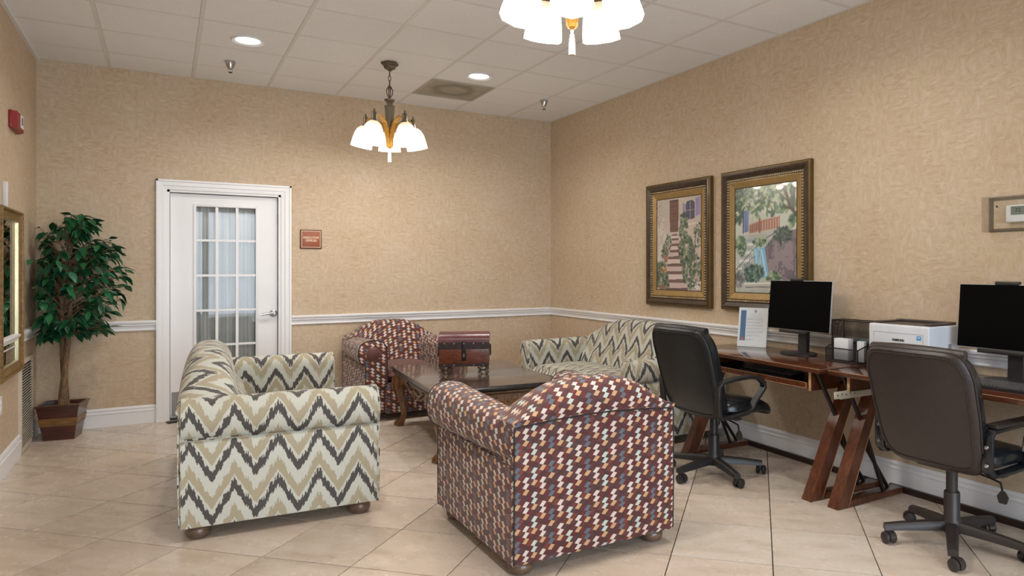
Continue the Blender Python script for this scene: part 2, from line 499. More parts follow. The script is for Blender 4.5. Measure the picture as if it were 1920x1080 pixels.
    def prism(s, poly, axis, a, b, smooth=False):
        """2-D polygon extruded along axis between a and b"""
        def P(p, w):
            if axis == 'x': return (w, p[0], p[1])
            if axis == 'y': return (p[0], w, p[1])
            return (p[0], p[1], w)
        n = len(poly)
        vv = [P(p, a) for p in poly]+[P(p, b) for p in poly]
        ff = [list(range(n))[::-1], list(range(n, 2*n))]+[[i, (i+1) % n, n+(i+1) % n, n+i] for i in range(n)]
        return s.add(vv, ff, None, smooth)
    def xf(s, mat, start=0):
        for i in range(start, len(s.v)): s.v[i] = tuple(mat @ Vector(s.v[i]))
        return s
    def mesh(s, name):
        me = bpy.data.meshes.new(name)
        me.from_pydata(s.v, [], s.f)
        bm = bmesh.new(); bm.from_mesh(me)
        bmesh.ops.recalc_face_normals(bm, faces=bm.faces)
        for i, f in enumerate(bm.faces): f.smooth = s.sm[i]
        uvl = bm.loops.layers.uv.new('UVMap')
        # loops may be reversed by recalc; use vertex lookup per face
        for i, f in enumerate(bm.faces):
            if s.uv[i] is not None:
                d = dict(zip(s.f[i], s.uv[i]))
                for l in f.loops: l[uvl].uv = d[l.vert.index]
            else:
                n = f.normal; ax = max(range(3), key=lambda k: abs(n[k]))
                for l in f.loops:
                    p = l.vert.co
                    l[uvl].uv = (p.y, p.z) if ax == 0 else ((p.x, p.z) if ax == 1 else (p.x, p.y))
        bm.to_mesh(me); bm.free()
        return me
    def build(s, name, mat, parent=None, loc=None, rotz=0.0, sharp=True):
        me = s.mesh(name); me.materials.append(mat)
        o = bpy.data.objects.new(name, me); COL.objects.link(o)
        if parent is not None: o.parent = parent
        if loc is not None: o.location = loc
        o.rotation_euler = (0, 0, rotz)
        if sharp and any(s.sm):
            try: me.set_sharp_from_angle(angle=math.radians(42))
            except Exception: pass
        return o

def tag(o, label=None, cat=None, group=None, kind=None):
    if label: o['label'] = label
    if cat: o['category'] = cat
    if group: o['group'] = group
    if kind: o['kind'] = kind
    return o
def empty(name, loc, rotz=0.0, **k):
    o = bpy.data.objects.new(name, None); COL.objects.link(o)
    o.location = loc; o.rotation_euler = (0, 0, rotz); o.empty_display_size = 0.1
    return tag(o, **k)
def inst(me, name, parent, mtx):
    o = bpy.data.objects.new(name, me); COL.objects.link(o); o.parent = parent; o.matrix_local = mtx
    return o
def copy_tree(o, parent=None):
    c = o.copy(); COL.objects.link(c); c.parent = parent
    for ch in list(o.children): copy_tree(ch, c)
    return c
def text_part(txt, size, mat, parent, loc, rot, name='lettering', ext=0.0008, align='CENTER', bold=0.0, sx=1.0):
    cu = bpy.data.curves.new('t', 'FONT'); cu.body = txt; cu.size = size; cu.extrude = ext
    cu.align_x = align; cu.align_y = 'CENTER'; cu.offset = bold; cu.resolution_u = 3
    to = bpy.data.objects.new('t', cu); COL.objects.link(to)
    bpy.context.view_layer.update()
    me = bpy.data.meshes.new_from_object(to.evaluated_get(bpy.context.evaluated_depsgraph_get()))
    bpy.data.objects.remove(to)
    me.name = name; me.materials.clear(); me.materials.append(mat)
    o = bpy.data.objects.new(name, me); COL.objects.link(o); o.parent = parent
    o.location = loc; o.rotation_euler = rot; o.scale = (sx, 1, 1)
    return o

# ------------------------------------------------------------------ floor
def clip(poly, f):
    out = []
    for i in range(len(poly)):
        a, b = poly[i], poly[(i+1) % len(poly)]
        fa, fb = f(a), f(b)
        if fa >= 0: out.append(a)
        if (fa >= 0) != (fb >= 0):
            t = fa/(fa-fb); out.append((a[0]+(b[0]-a[0])*t, a[1]+(b[1]-a[1])*t))
    return out
floor = MB().box((-RW/2, YR/2, -0.055), (RW+0.2, -YR+0.2, 0.09)).build('floor', M['grout'])
tag(floor, kind='structure')
TS = 0.4594; G = 0.0026
cu, su = math.cos(-PI/4), math.sin(-PI/4)
OX, OY = -4.098, -1.657
h_ = TS/2-G
full_me = None
ftiles = []
for a in range(-30, 31):
    for b in range(-30, 31):
        ca, cb = a+0.5, b+0.5
        cx, cy = OX+TS*(ca*cu-cb*su), OY+TS*(ca*su+cb*cu)
        corners = [(cx+(p*cu-q*su), cy+(p*su+q*cu)) for p, q in ((-h_, -h_), (h_, -h_), (h_, h_), (-h_, h_))]
        poly = corners
        for f in (lambda p: p[0]+RW, lambda p: -p[0], lambda p: -p[1], lambda p: p[1]-YR):
            poly = clip(poly, f)
            if len(poly) < 3: break
        if len(poly) < 3: continue
        ar = abs(sum(poly[i][0]*poly[(i+1) % len(poly)][1]-poly[(i+1) % len(poly)][0]*poly[i][1] for i in range(len(poly))))/2
        if ar < 0.0008: continue
        ftiles.append((cx, cy, poly, ar))
for cx, cy, poly, ar in ftiles:
    loc = [((x-cx)*cu+(y-cy)*su, -(x-cx)*su+(y-cy)*cu) for x, y in poly]
    if abs(ar-(2*h_)**2) < 1e-6:
        if full_me is None:
            full_me = MB().prism(loc, 'z', -0.01, 0.0).mesh('tile'); full_me.materials.append(M['tile'])
        me = full_me
    else:
        me = MB().prism(loc, 'z', -0.01, 0.0).mesh('tile'); me.materials.append(M['tile'])
    ang = -PI/4+(PI/2 if random.random() < 0.0 else 0)
    inst(me, 'tile', floor, Matrix.Translation((cx, cy, 0)) @ Matrix.Rotation(ang, 4, 'Z'))

# ------------------------------------------------------------------ walls
DX0, DX1, DZ = -3.815, -2.895, 2.03      # door opening
wb = MB()
wb.box(((-RW-0.1+DX0)/2, 0.06, RH/2), (DX0+RW+0.1, 0.12, RH))
wb.box(((DX1+0.1)/2, 0.06, RH/2), (0.1-DX1, 0.12, RH))
wb.box(((DX0+DX1)/2, 0.06, (RH+DZ)/2), (DX1-DX0, 0.12, RH-DZ))
tag(wb.build('wall_back', M['wallpaper']), kind='structure')
tag(MB().box((0.06, YR/2, RH/2), (0.12, -YR, RH)).build('wall_right', M['wallpaper']), kind='structure')
tag(MB().box((-RW-0.06, YR/2, RH/2), (0.12, -YR, RH)).build('wall_left', M['wallpaper']), kind='structure')
# glazed rear wall
wf = MB()
wf.box((-RW/2, YR-0.06, 0.05), (RW, 0.12, 0.10))
wf.box((-RW/2, YR-0.06, (2.6+RH)/2), (RW, 0.12, RH-2.6))
for x in (-RW+0.08, -0.08): wf.box((x, YR-0.06, 1.35), (0.16, 0.12, 2.5))
tag(wf.build('wall_front', M['wallpaper']), kind='structure')
x0w, x1w = -RW+0.16, -0.16
for i in range(3):
    a = x0w+(x1w-x0w)*i/3; b = x0w+(x1w-x0w)*(i+1)/3
    fr = MB()
    for x in (a+0.03, b-0.03): fr.box((x, YR-0.06, 1.35), (0.06, 0.08, 2.5))
    for z in (0.13, 2.57): fr.box(((a+b)/2, YR-0.06, z), (b-a, 0.08, 0.06))
    w = tag(fr.build('window_%d' % (i+1), M['bronze']), kind='structure')
    MB().box(((a+b)/2, YR-0.06, 1.35), (b-a-0.1, 0.008, 2.4)).build('pane', M['glass'], w)
tag(MB().box((-RW/2, YR-4, -0.15), (40, 8, 0.1)).build('ground_outside', plain('pale_paving', srgb(170, 165, 158), 0.9)), kind='structure')

# chair rail and baseboard profiles (depth d from wall, height z)
rail_prof = [(0, .800), (.014, .800), (.016, .808), (.010, .814), (.013, .836), (.026, .846), (.026, .856), (.036, .866), (.038, .878), (.030, .886), (0, .886)]
base_prof = [(0, 0), (.016, 0), (.016, .105), (.020, .108), (.020, .114), (.013, .120), (.013, .133), (.017, .138), (.010, .152), (0, .155)]
def run_back(prof, x0, x1, name, mat):
    return tag(MB().prism([(-d, z) for d, z in prof], 'x', x0, x1).build(name, mat), kind='structure')
def run_side(prof, sgn, xw, y0, y1, name, mat):
    return tag(MB().prism([(xw+sgn*d, z) for d, z in prof], 'y', y0, y1).build(name, mat), kind='structure')
CX0, CX1, CZ = -3.897, -2.806, 2.115      # casing outer
run_back(rail_prof, -RW, CX0, 'trim_1', M['white_paint'])
run_back(rail_prof, CX1, 0, 'trim_2', M['white_paint'])
run_side(rail_prof, -1, 0, YR, 0, 'trim_3', M['white_paint'])
run_side(rail_prof, 1, -RW, YR, 0, 'trim_4', M['white_paint'])
run_back(base_prof, -RW, CX0, 'baseboard_back_a', M['white_paint'])
run_back(base_prof, CX1, 0, 'baseboard_back_b', M['white_paint'])
run_side(base_prof, -1, 0, YR, 0, 'baseboard_right', M['white_paint'])
run_side(base_prof, 1, -RW, YR, -0.81, 'baseboard_left_a', M['white_paint'])
run_side(base_prof, 1, -RW, -0.27, 0, 'baseboard_left_b', M['white_paint'])

# ------------------------------------------------------------------ ceiling
ceil = tag(MB().box((-RW/2, YR/2, RH+0.09), (RW+0.2, -YR+0.2, 0.1)).build('ceiling', M['tee']), kind='structure')
T = 0.61
xs = [-RW]+[-0.568-T*k for k in range(6, -1, -1)]+[0.0]
ys = [0.0]+[-0.4966-T*k for k in range(15)]
ys = [y for y in ys if y > YR]+[YR]
VENT = None
tmes = {}
for i in range(len(xs)-1):
    for j in range(len(ys)-1):
        xa, xb, ya, yb = xs[i], xs[i+1], ys[j+1], ys[j]
        w, d = xb-xa-0.006, yb-ya-0.006
        if w < 0.02 or d < 0.02: continue
        cx, cy = (xa+xb)/2, (ya+yb)/2
        if abs(cx+1.483) < 0.05 and abs(cy+0.802) < 0.05: continue
        key = (round(w, 3), round(d, 3))
        if key not in tmes:
            mb = MB()
            e = 0.010   # tegular edge: the face drops a little below the tee flange
            z0, z1 = 0.003, -0.005
            lo = [(-w/2+e, -d/2+e), (w/2-e, -d/2+e), (w/2-e, d/2-e), (-w/2+e, d/2-e)]
            hi = [(-w/2, -d/2), (w/2, -d/2), (w/2, d/2), (-w/2, d/2)]
            vv = [(x, y, z1) for x, y in lo]+[(x*0.999, y*0.999, z0) for x, y in lo]+[(x, y, z0) for x, y in hi]+[(x, y, 0.03) for x, y in hi]
            ff = [(3, 2, 1, 0), (12, 13, 14, 15)]
            for k in range(4):
                n = (k+1) % 4
                ff += [(k, n, 4+n, 4+k), (4+k, 4+n, 8+n, 8+k), (8+k, 8+n, 12+n, 12+k)]
            mb.add(vv, ff)
            me = mb.mesh('ceiling_tile'); me.materials.append(M['ceil_tile']); tmes[key] = me
        inst(tmes[key], 'ceiling_tile', ceil, Matrix.Translation((cx, cy, RH+0.006)))
for x in xs[1:-1]:
    MB().box((x, YR/2, RH+0.004), (0.024, -YR, 0.010)).build('main_tee', M['tee'], ceil)
for y in ys[1:-1]:
    MB().box((-RW/2, y, RH+0.005), (RW, 0.020, 0.008)).build('cross_tee', M['tee'], ceil)
MB().box((-RW+0.011, YR/2, RH-0.004), (0.022, -YR, 0.03)).build('wall_angle', M['tee'], ceil)
MB().box((-0.011, YR/2, RH+0.004), (0.022, -YR, 0.008)).build('wall_angle', M['tee'], ceil)
MB().box((-RW/2, -0.011, RH+0.004), (RW, 0.022, 0.008)).build('wall_angle', M['tee'], ceil)

# air diffuser in its ceiling cell
vr = empty('ceiling_air_vent', (-1.483, -0.802, RH), label='dusty square air vent panel set in the ceiling grid', cat='air vent')
MB().box((0, 0, 0.002), (0.56, 0.56, 0.006)).build('perforated_face', M['vent_tile'], vr)
f = MB()
for s in (-1, 1):
    f.box((s*0.292, 0, 0.000), (0.026, 0.61, 0.014)); f.box((0, s*0.292, 0.000), (0.558, 0.026, 0.014))
f.build('frame', plain('vent_frame_paint', srgb(178, 174, 164), 0.6), vr)

def downlight(x, y, label):
    r = empty('recessed_downlight', (x, y, RH), label=label, cat='ceiling light', group='recessed ceiling downlights')
    MB().lathe([(0.085, -0.004), (0.112, -0.012), (0.116, -0.004), (0.116, 0.004), (0.085, 0.004)], seg=28, cap=False).build('trim_ring', M['plate_white'], r)
    MB().lathe([(0.0, -0.0015), (0.085, -0.0015), (0.085, 0.003), (0.0, 0.003)], seg=28, cap=False).build('lens', M['downlight'], r)
    ld = bpy.data.lights.new('downlight_lamp', 'AREA'); ld.shape = 'DISK'; ld.size = 0.16; ld.energy = DOWNLIGHT_W
    ld.color = (1.0, 0.97, 0.93); ld.spread = math.radians(150)
    lo = bpy.data.objects.new('downlight_lamp', ld); COL.objects.link(lo); lo.parent = r; lo.location = (0, 0, -0.02)
downlight(-3.303, -1.386, 'round recessed downlight beside the sprinkler nearer the plant corner')
downlight(-1.462, -1.383, 'round recessed downlight next to the dusty ceiling air vent')
for x, y, lb in ((-3.3, -4.46, 'added unseen downlight over the chevron loveseat in front of the door'), (-1.25, -4.46, 'added unseen downlight over the black office chair'),
                 (-3.3, -7.5, 'added unseen downlight over the open floor by the windows'), (-1.46, -7.5, 'added unseen downlight near the windows on the desk side')):
    downlight(x, y, lb)  # extra lamps out of view, added to brighten the room

def sprinkler(x, y, label):
    r = empty('fire_sprinkler', (x, y, RH), label=label, cat='sprinkler', group='ceiling sprinklers')
    MB().lathe([(0.0, 0), (0.040, 0), (0.042, -0.006), (0.022, -0.060), (0.0, -0.060)], seg=20, cap=False).build('escutcheon_cone', M['chrome'], r)
    m = MB().lathe([(0.0, -0.058), (0.010, -0.058), (0.010, -0.068), (0.0, -0.068)], seg=12, cap=False)
    m.tube([(0.012, 0, -0.066), (0.013, 0, -0.08), (0.004, 0, -0.09)], 0.0025, 6).tube([(-0.012, 0, -0.066), (-0.013, 0, -0.08), (-0.004, 0, -0.09)], 0.0025, 6)
    m.build('head_frame', M['chrome'], r)
    MB().lathe([(0.0, -0.090), (0.015, -0.090), (0.015, -0.094), (0.0, -0.094)], seg=14, cap=False).build('deflector', M['iron'], r)
sprinkler(-3.373, -0.732, 'chrome cone sprinkler on the ceiling above the white door')
sprinkler(-0.563, -0.905, 'chrome cone sprinkler on the ceiling near the room corner by the air vent')

# ------------------------------------------------------------------ door with casing
cas = MB()
cw = 0.082
def casing_prof(t):     # t across width 0 inner ..1 outer -> depth
    return 0.012+0.012*t+(0.006 if t > 0.75 else 0)
for sx, xi, xo in ((-1, DX0, CX0), (1, DX1, CX1)):
    p = [(xi, 0), (xi, -0.012), (xi+(xo-xi)*0.35, -0.016), (xi+(xo-xi)*0.4, -0.022), (xi+(xo-xi)*0.78, -0.024), (xi+(xo-xi)*0.82, -0.032), (xo, -0.032), (xo, 0)]
    cas.prism(p, 'z', 0, CZ)
zi, zo = DZ, CZ
p = [(0, zi), (-0.012, zi), (-0.016, zi+(zo-zi)*.35), (-0.022, zi+(zo-zi)*.4), (-0.024, zi+(zo-zi)*.78), (-0.032, zi+(zo-zi)*.82), (-0.032, zo), (0, zo)]
cas.prism(p, 'x', CX0, CX1)
# jambs
cas.box((DX0+0.010, 0.06, DZ/2), (0.020, 0.12, DZ)); cas.box((DX1-0.010, 0.06, DZ/2), (0.020, 0.12, DZ))
cas.box(((DX0+DX1)/2, 0.06, DZ-0.010), (DX1-DX0, 0.12, 0.020))
tag(cas.build('trim_5', M['white_paint']), kind='structure')
dx0, dx1, dz0, dz1 = DX0+0.024, DX1-0.026, 0.012, DZ-0.026
DY = 0.05                              # front face of slab
px = [-3.590, -3.438, -3.415, -3.273, -3.250, -3.107]
pz = [0.315, 0.628, 0.648, 0.945, 0.965, 1.262, 1.282, 1.580, 1.600, 1.895]
gx0, gx1, gz0, gz1 = px[0], px[-1], pz[0], pz[-1]
dm = MB(); yc, yt = DY+0.022, 0.044
dm.box(((dx0+gx0)/2, yc, (dz0+dz1)/2), (gx0-dx0, yt, dz1-dz0))
dm.box(((gx1+dx1)/2, yc, (dz0+dz1)/2), (dx1-gx1, yt, dz1-dz0))
dm.box(((gx0+gx1)/2, yc, (dz0+gz0)/2), (gx1-gx0, yt, gz0-dz0))
dm.box(((gx0+gx1)/2, yc, (gz1+dz1)/2), (gx1-gx0, yt, dz1-gz1))
door = tag(dm.build('door_1', M['white_paint']), kind='structure')
# glazing bead around the light
gb = MB()
for x in (gx0-0.012, gx1+0.012): gb.box((x, DY-0.004, (gz0+gz1)/2), (0.024, 0.012, gz1-gz0+0.048), 0.003)
for z in (gz0-0.012, gz1+0.012): gb.box(((gx0+gx1)/2, DY-0.004, z), (gx1-gx0, 0.012, 0.024), 0.003)
gb.build('glazing_bead', M['white_paint'], door)
for i in (1, 3): MB().box(((px[i]+px[i+1])/2, DY+0.008, (gz0+gz1)/2), (px[i+1]-px[i], 0.02, gz1-gz0)).build('muntin', M['white_paint'], door)
for j in (1, 3, 5, 7): MB().box(((gx0+gx1)/2, DY+0.009, (pz[j]+pz[j+1])/2), (gx1-gx0, 0.019, pz[j+1]-pz[j])).build('muntin', M['white_paint'], door)
for i in (0, 2, 4):
    for j in (0, 2, 4, 6, 8):
        MB().box(((px[i]+px[i+1])/2, DY+0.016, (pz[j]+pz[j+1])/2), (px[i+1]-px[i], 0.004, pz[j+1]-pz[j])).build('pane', M['glass'], door)
kp = MB().box(((dx0+dx1)/2, DY-0.0015, 0.130), (dx1-dx0-0.02, 0.003, 0.215)); kp.build('kick_plate', M['kick'], door)
hx, hz = -2.955, 0.912
hd = MB().lathe([(0, 0), (0.034, 0), (0.034, 0.008), (0.026, 0.014), (0.013, 0.016), (0.013, 0.045), (0, 0.045)], seg=20, cap=False)
hd.xf(Matrix.Translation((hx, DY, hz)) @ Matrix.Rotation(PI/2, 4, 'X'))
n0 = len(hd.v)
hd.tube([(hx, DY-0.045, hz), (hx-0.02, DY-0.05, hz+0.002), (hx-0.07, DY-0.05, hz-0.004), (hx-0.115, DY-0.047, hz-0.012)], [0.012, 0.012, 0.010, 0.009], 10)
hd.build('lever_handle', M['chrome'], door)
hg = MB()
for z in (0.25, 1.02, 1.80): hg.tube([(dx1+0.010, DY-0.006, z-0.05), (dx1+0.010, DY-0.006, z+0.05)], 0.006, 8)
hg.build('hinge', M['iron'], door)
# curtain behind the glass
cur = []
for j in range(13):
    z = gz0-0.06+(gz1-gz0+0.12)*j/12
    row = []
    for i in range(91):
        t = i/90; x = gx0-0.06+(gx1-gx0+0.12)*t
        y = DY+0.075+0.016*math.sin(t*62+0.6*math.sin(z*1.3))+0.008*math.sin(t*23+z*0.8)+0.004*math.sin(t*141)
        row.append((x, y, z))
    cur.append(row)
cm = MB().grid(cur)
tag(cm.build('curtain', M['curtain'], None, sharp=False), 'pale grey gathered curtain hanging behind the glass of the white door', 'curtain')
bk = MB()
bk.box(((DX0+DX1)/2, 0.62, 1.2), (1.6, 0.04, 2.6)); 
for x in (DX0-0.3, DX1+0.3): bk.box((x, 0.37, 1.2), (0.04, 0.5, 2.6))
bk.box(((DX0+DX1)/2, 0.37, 2.48), (1.6, 0.5, 0.04)); bk.box(((DX0+DX1)/2, 0.37, -0.03), (1.6, 0.5, 0.04))
tag(bk.build('wall_office', M['dark_room']), kind='structure')

# ------------------------------------------------------------------ office sign
sg = empty('door_sign', (-2.629, 0, 1.618), label='square terracotta office sign on the wall beside the white door', cat='sign')
MB().box((0, -0.006, 0), (0.196, 0.012, 0.184), 0.004).build('rim', M['sign_dark'], sg)
MB().box((0, -0.0125, 0), (0.172, 0.004, 0.160), 0.001).build('face', M['sign'], sg)
ln = MB()
for s in (-1, 1):
    ln.box((s*0.084, -0.0135, 0), (0.005, 0.004, 0.165)); ln.box((0, -0.0135, s*0.078), (0.165, 0.004, 0.005))
ln.build('border_line', M['sign_light'], sg)
text_part('EXECUTIVE', 0.0285, M['sign_light'], sg, (0, -0.0152, 0.014), (PI/2, 0, 0), bold=0.0007, sx=0.98)
text_part('OFFICES', 0.0285, M['sign_light'], sg, (0, -0.0152, -0.014), (PI/2, 0, 0), bold=0.0007, sx=0.98)

# ------------------------------------------------------------------ paintings
def lerp(a, b, t): return a+(b-a)*t
class Canvas:
    def __init__(s, w, h, base):
        s.w, s.h = w, h
        s.a = np.ones((h, w, 3))*np.array(base)/255.0
        s.U, s.Vv = np.meshgrid((np.arange(w)+.5)/w, (np.arange(h)+.5)/h)
        k = rng.random((8, 8)); s.n = s.noise(6)
    def noise(s, f):
        out = np.zeros((s.h, s.w)); amp = 1; tot = 0
        for o in range(4):
            g = rng.random((f+2, f+2))
            x = s.U*f; y = s.Vv*f; i = x.astype(int); j = y.astype(int); fx, fy = x-i, y-j
            fx = fx*fx*(3-2*fx); fy = fy*fy*(3-2*fy)
            v = (g[j, i]*(1-fx)+g[j, i+1]*fx)*(1-fy)+(g[j+1, i]*(1-fx)+g[j+1, i+1]*fx)*fy
            out += v*amp; tot += amp; amp *= 0.55; f *= 2
        return out/tot
    def blend(s, mask, col, al=1.0):
        m = (np.clip(mask, 0, 1)*al)[..., None]
        s.a = s.a*(1-m)+np.array(col)/255.0*m
    def poly(s, pts, col, al=1.0, soft=0.0):
        m = np.zeros((s.h, s.w), bool); n = len(pts)
        for i in range(n):
            (x1, y1), (x2, y2) = pts[i], pts[(i+1) % n]
            if y1 == y2: continue
            c = ((y1 > s.Vv) != (y2 > s.Vv)) & (s.U < (x2-x1)*(s.Vv-y1)/(y2-y1)+x1)
            m ^= c
        s.blend(m.astype(float), col, al)
    def line(s, pts, wd, col, al=1.0):
        for (x1, y1), (x2, y2) in zip(pts, pts[1:]):
            dx, dy = x2-x1, y2-y1; L = dx*dx+dy*dy+1e-9
            t = np.clip(((s.U-x1)*dx+(s.Vv-y1)*dy)/L, 0, 1)
            d = np.hypot(s.U-x1-t*dx, (s.Vv-y1-t*dy)*1.33)
            s.blend(np.clip((wd-d)/wd*2, 0, 1), col, al)
    def leaves(s, cx, cy, rx, ry, n, cols, size=0.02):
        for _ in range(n):
            a = rng.random()*2*PI; r = math.sqrt(rng.random())
            x, y = cx+rx*r*math.cos(a), cy+ry*r*math.sin(a)
            sz = size*(0.5+rng.random()); th = rng.random()*PI; ec = 0.35+0.4*rng.random()
            du, dv = s.U-x, (s.Vv-y)*1.33
            p, q = du*math.cos(th)+dv*math.sin(th), -du*math.sin(th)+dv*math.cos(th)
            c = cols[rng.integers(len(cols))]
            s.blend(np.clip(1.6-(np.hypot(p, q/ec)/sz)*1.2, 0, 1), c, 0.85)
def paint_stairs():
    c = Canvas(132, 176, (196, 186, 176))
    c.blend(c.noise(5), (170, 156, 146), 0.7); c.blend(c.noise(9) > .56, (214, 204, 196), 0.5)
    c.poly([(0.32, 0), (1, 0), (1, .62), (.5, .62), (.45, .35)], (200, 188, 178)); c.blend((c.U > .5)*c.noise(8), (178, 160, 150), .6)
    c.poly([(.30, .02), (.51, .02), (.50, .37), (.31, .37)], (116, 84, 76))
    for k in range(5): c.line([(.32+.04*k, .05), (.32+.04*k, .36)], .006, (86, 60, 56))
    for k in range(4): c.line([(.31, .09+.08*k), (.5, .09+.08*k)], .006, (92, 64, 58))
    for k in range(7): c.poly([(.31+.028*k, .015), (.33+.028*k, .015), (.33+.028*k, .04), (.31+.028*k, .04)], (60, 48, 46))
    c.poly([(.60, .06), (.66, .08), (.66, .24), (.60, .22)], (150, 140, 176)); c.poly([(.88, .03), (.98, .01), (.98, .2), (.88, .22)], (146, 138, 178))
    c.poly([(.67, .08), (.70, .05), (.82, .045), (.86, .07), (.86, .24), (.67, .25)], (74, 76, 100))
    c.line([(.765, .06), (.765, .25)], .008, (150, 140, 150)); c.line([(.67, .15), (.86, .145)], .008, (140, 130, 140))
    c.line([(.65, .30), (.95, .29)], .012, (220, 210, 200))
    for k in range(9): c.leaves(.02+.1*rng.random(), .08+.3*rng.random(), .06, .05, 2, [(110, 104, 96)], .012)
    prev = (.36, .47, .375)
    for k in range(9):
        t = (k+1)/9; y = .375+.64*t**1.35
        xl, xr = .36-.18*t**1.4+.02*math.sin(k), .47+.24*t**1.3
        c.poly([(prev[0], prev[2]), (prev[1], prev[2]), (xr, lerp(prev[2], y, .55)), (xl, lerp(prev[2], y, .62))], (206, 188, 182) if k % 2 else (192, 172, 166))
        c.poly([(xl, lerp(prev[2], y, .62)), (xr, lerp(prev[2], y, .55)), (xr, y), (xl, y)], (104, 82, 80))
        prev = (xl, xr, y)
    g = [(58, 78, 64), (84, 106, 86), (40, 58, 52), (122, 140, 112), (98, 110, 96)]
    c.leaves(.62, .33, .10, .16, 80, g, .028); c.leaves(.68, .58, .17, .16, 130, g, .032); c.leaves(.82, .78, .22, .2, 170, g, .034)
    c.leaves(.93, .42, .09, .14, 50, g+[(150, 150, 140)], .022); c.leaves(.27, .48, .07, .09, 36, g, .024); c.leaves(.18, .60, .08, .1, 40, g+[(150, 110, 96)], .026)
    c.poly([(.15, .60), (.26, .60), (.25, .70), (.17, .70)], (150, 110, 92)); c.leaves(.2, .58, .07, .05, 24, g, .024)
    c.leaves(.10, .76, .12, .07, 60, g, .03); c.leaves(.12, .90, .15, .11, 90, g, .034); c.leaves(.16, .78, .11, .03, 22, [(222, 140, 84), (236, 190, 120), (200, 104, 70)], .017)
    c.poly([(.05, .95), (.18, .95), (.16, 1), (.07, 1)], (140, 96, 78))
    c.leaves(.9, .93, .1, .07, 30, [(220, 210, 206), (196, 160, 160), (240, 230, 220)], .018)
    c.line([(.85, .95), (.86, .6), (.9, .3)], .007, (70, 60, 52)); c.leaves(.6, .55, .12, .1, 14, [(220, 206, 150)], .012)
    return c.a
def paint_garden():
    c = Canvas(132, 176, (204, 206, 196))
    g = [(66, 96, 76), (98, 128, 96), (52, 78, 62), (140, 160, 116), (170, 182, 146)]
    c.blend(c.noise(6), (178, 188, 170), .8)
    c.leaves(.3, .08, .34, .14, 200, g+[(210, 214, 190)], .034); c.leaves(.72, .1, .34, .17, 220, g+[(204, 200, 140)], .034)
    c.leaves(.4, .25, .3, .06, 46, g+[(214, 216, 200)], .028); c.leaves(.07, .16, .1, .2, 70, [(44, 70, 60), (66, 98, 78)], .032)
    c.poly([(.14, .22), (.23, .21), (.235, .42), (.15, .43)], (116, 132, 178)); c.line([(.14, .2), (.14, .43)], .012, (60, 64, 76)); c.line([(.185, .22), (.19, .42)], .006, (80, 92, 130))
    c.line([(1.0, .3), (.9, .22), (.84, .1), (.78, .02)], .03, (84, 74, 62)); c.line([(.93, .25), (.97, .05)], .018, (92, 80, 66)); c.line([(.88, .18), (.72, .08)], .012, (84, 74, 62)); c.line([(.95, .24), (.82, .22)], .02, (76, 68, 58))
    c.poly([(.24, .36), (.42, .33), (.42, .42), (.24, .44)], (168, 126, 106)); c.poly([(.42, .33), (.74, .30), (.74, .40), (.42, .42)], (150, 112, 96))
    for k in range(5): c.line([(.27+.034*k, .36-.006*k), (.27+.034*k, .43-.005*k)], .009, (122, 86, 76))
    for k in range(7): c.line([(.47+.042*k, .34-.004*k), (.47+.042*k, .41-.004*k)], .012, (206, 160, 132))
    c.line([(.23, .355), (.42, .325), (.75, .295)], .010, (196, 160, 138)); c.line([(.24, .44), (.42, .425), (.74, .40)], .010, (188, 160, 144)); c.line([(.42, .31), (.42, .43)], .02, (140, 94, 78))
    c.poly([(.24, .45), (.76, .41), (.8, .5), (.45, .56), (.22, .55)], (184, 184, 176))
    c.blend((c.Vv > .45)*(c.U < .55)*c.noise(7), (150, 158, 156), .6)
    for k in range(12):
        t = k/11; y = .5+.42*t; x0 = .14-.16*t; x1 = .30+.06*t-.2*t*t
        c.poly([(x0, y), (x1, y-.012), (x1, y+.012), (x0, y+.02)], (220, 222, 220) if k % 2 else (158, 166, 172))
    c.poly([(.5, .58), (.66, .46), (1, .42), (1, .95), (.62, .95), (.55, .78)], (128, 116, 122))
    c.blend(((c.U > .52) & (c.Vv > .5))*(c.noise(9) > .52), (158, 144, 146), .55); c.blend(((c.U > .56) & (c.Vv > .5))*(c.noise(12) > .58), (92, 84, 94), .6)
    c.line([(.02, .78), (.3, .6), (.55, .48), (.75, .42)], .007, (70, 76, 82)); c.line([(.02, .84), (.3, .67), (.58, .54), (.76, .48)], .005, (84, 90, 96))
    for k in range(18):
        t = k/17; c.line([(.04+.7*t, .775-.36*t+.02*math.sin(t*3)), (.04+.7*t, .90-.38*t)], .004, (86, 92, 98))
    c.poly([(.32, .58), (.40, .575), (.42, .72), (.34, .72)], (136, 186, 214)); c.poly([(.42, .575), (.50, .57), (.57, .86), (.46, .86)], (130, 184, 216)); c.line([(.45, .6), (.53, .85)], .012, (196, 220, 232)); c.line([(.35, .6), (.37, .72)], .008, (190, 216, 230))  # pale-blue streaks: glare on the picture glass, painted in as falling water
    c.leaves(.10, .55, .09, .1, 50, g, .03); c.leaves(.45, .52, .16, .04, 30, g, .024); c.leaves(.78, .47, .14, .07, 60, [(44, 60, 56), (66, 84, 74), (96, 104, 96)], .03)
    c.leaves(.32, .82, .16, .08, 110, [(60, 92, 84), (90, 122, 108), (44, 68, 66), (120, 140, 124)], .03); c.leaves(.66, .86, .12, .06, 50, g, .028)
    c.leaves(.08, .88, .09, .08, 36, [(120, 116, 120), (160, 156, 156), (90, 96, 90)], .03); c.leaves(.95, .35, .08, .06, 30, g, .03)
    c.poly([(.12, .92), (.6, .90), (.62, .96), (.12, .98)], (186, 184, 178)); c.line([(.16, .915), (.6, .905)], .014, (222, 220, 212)); c.line([(.18, .95), (.6, .94)], .008, (120, 116, 112))
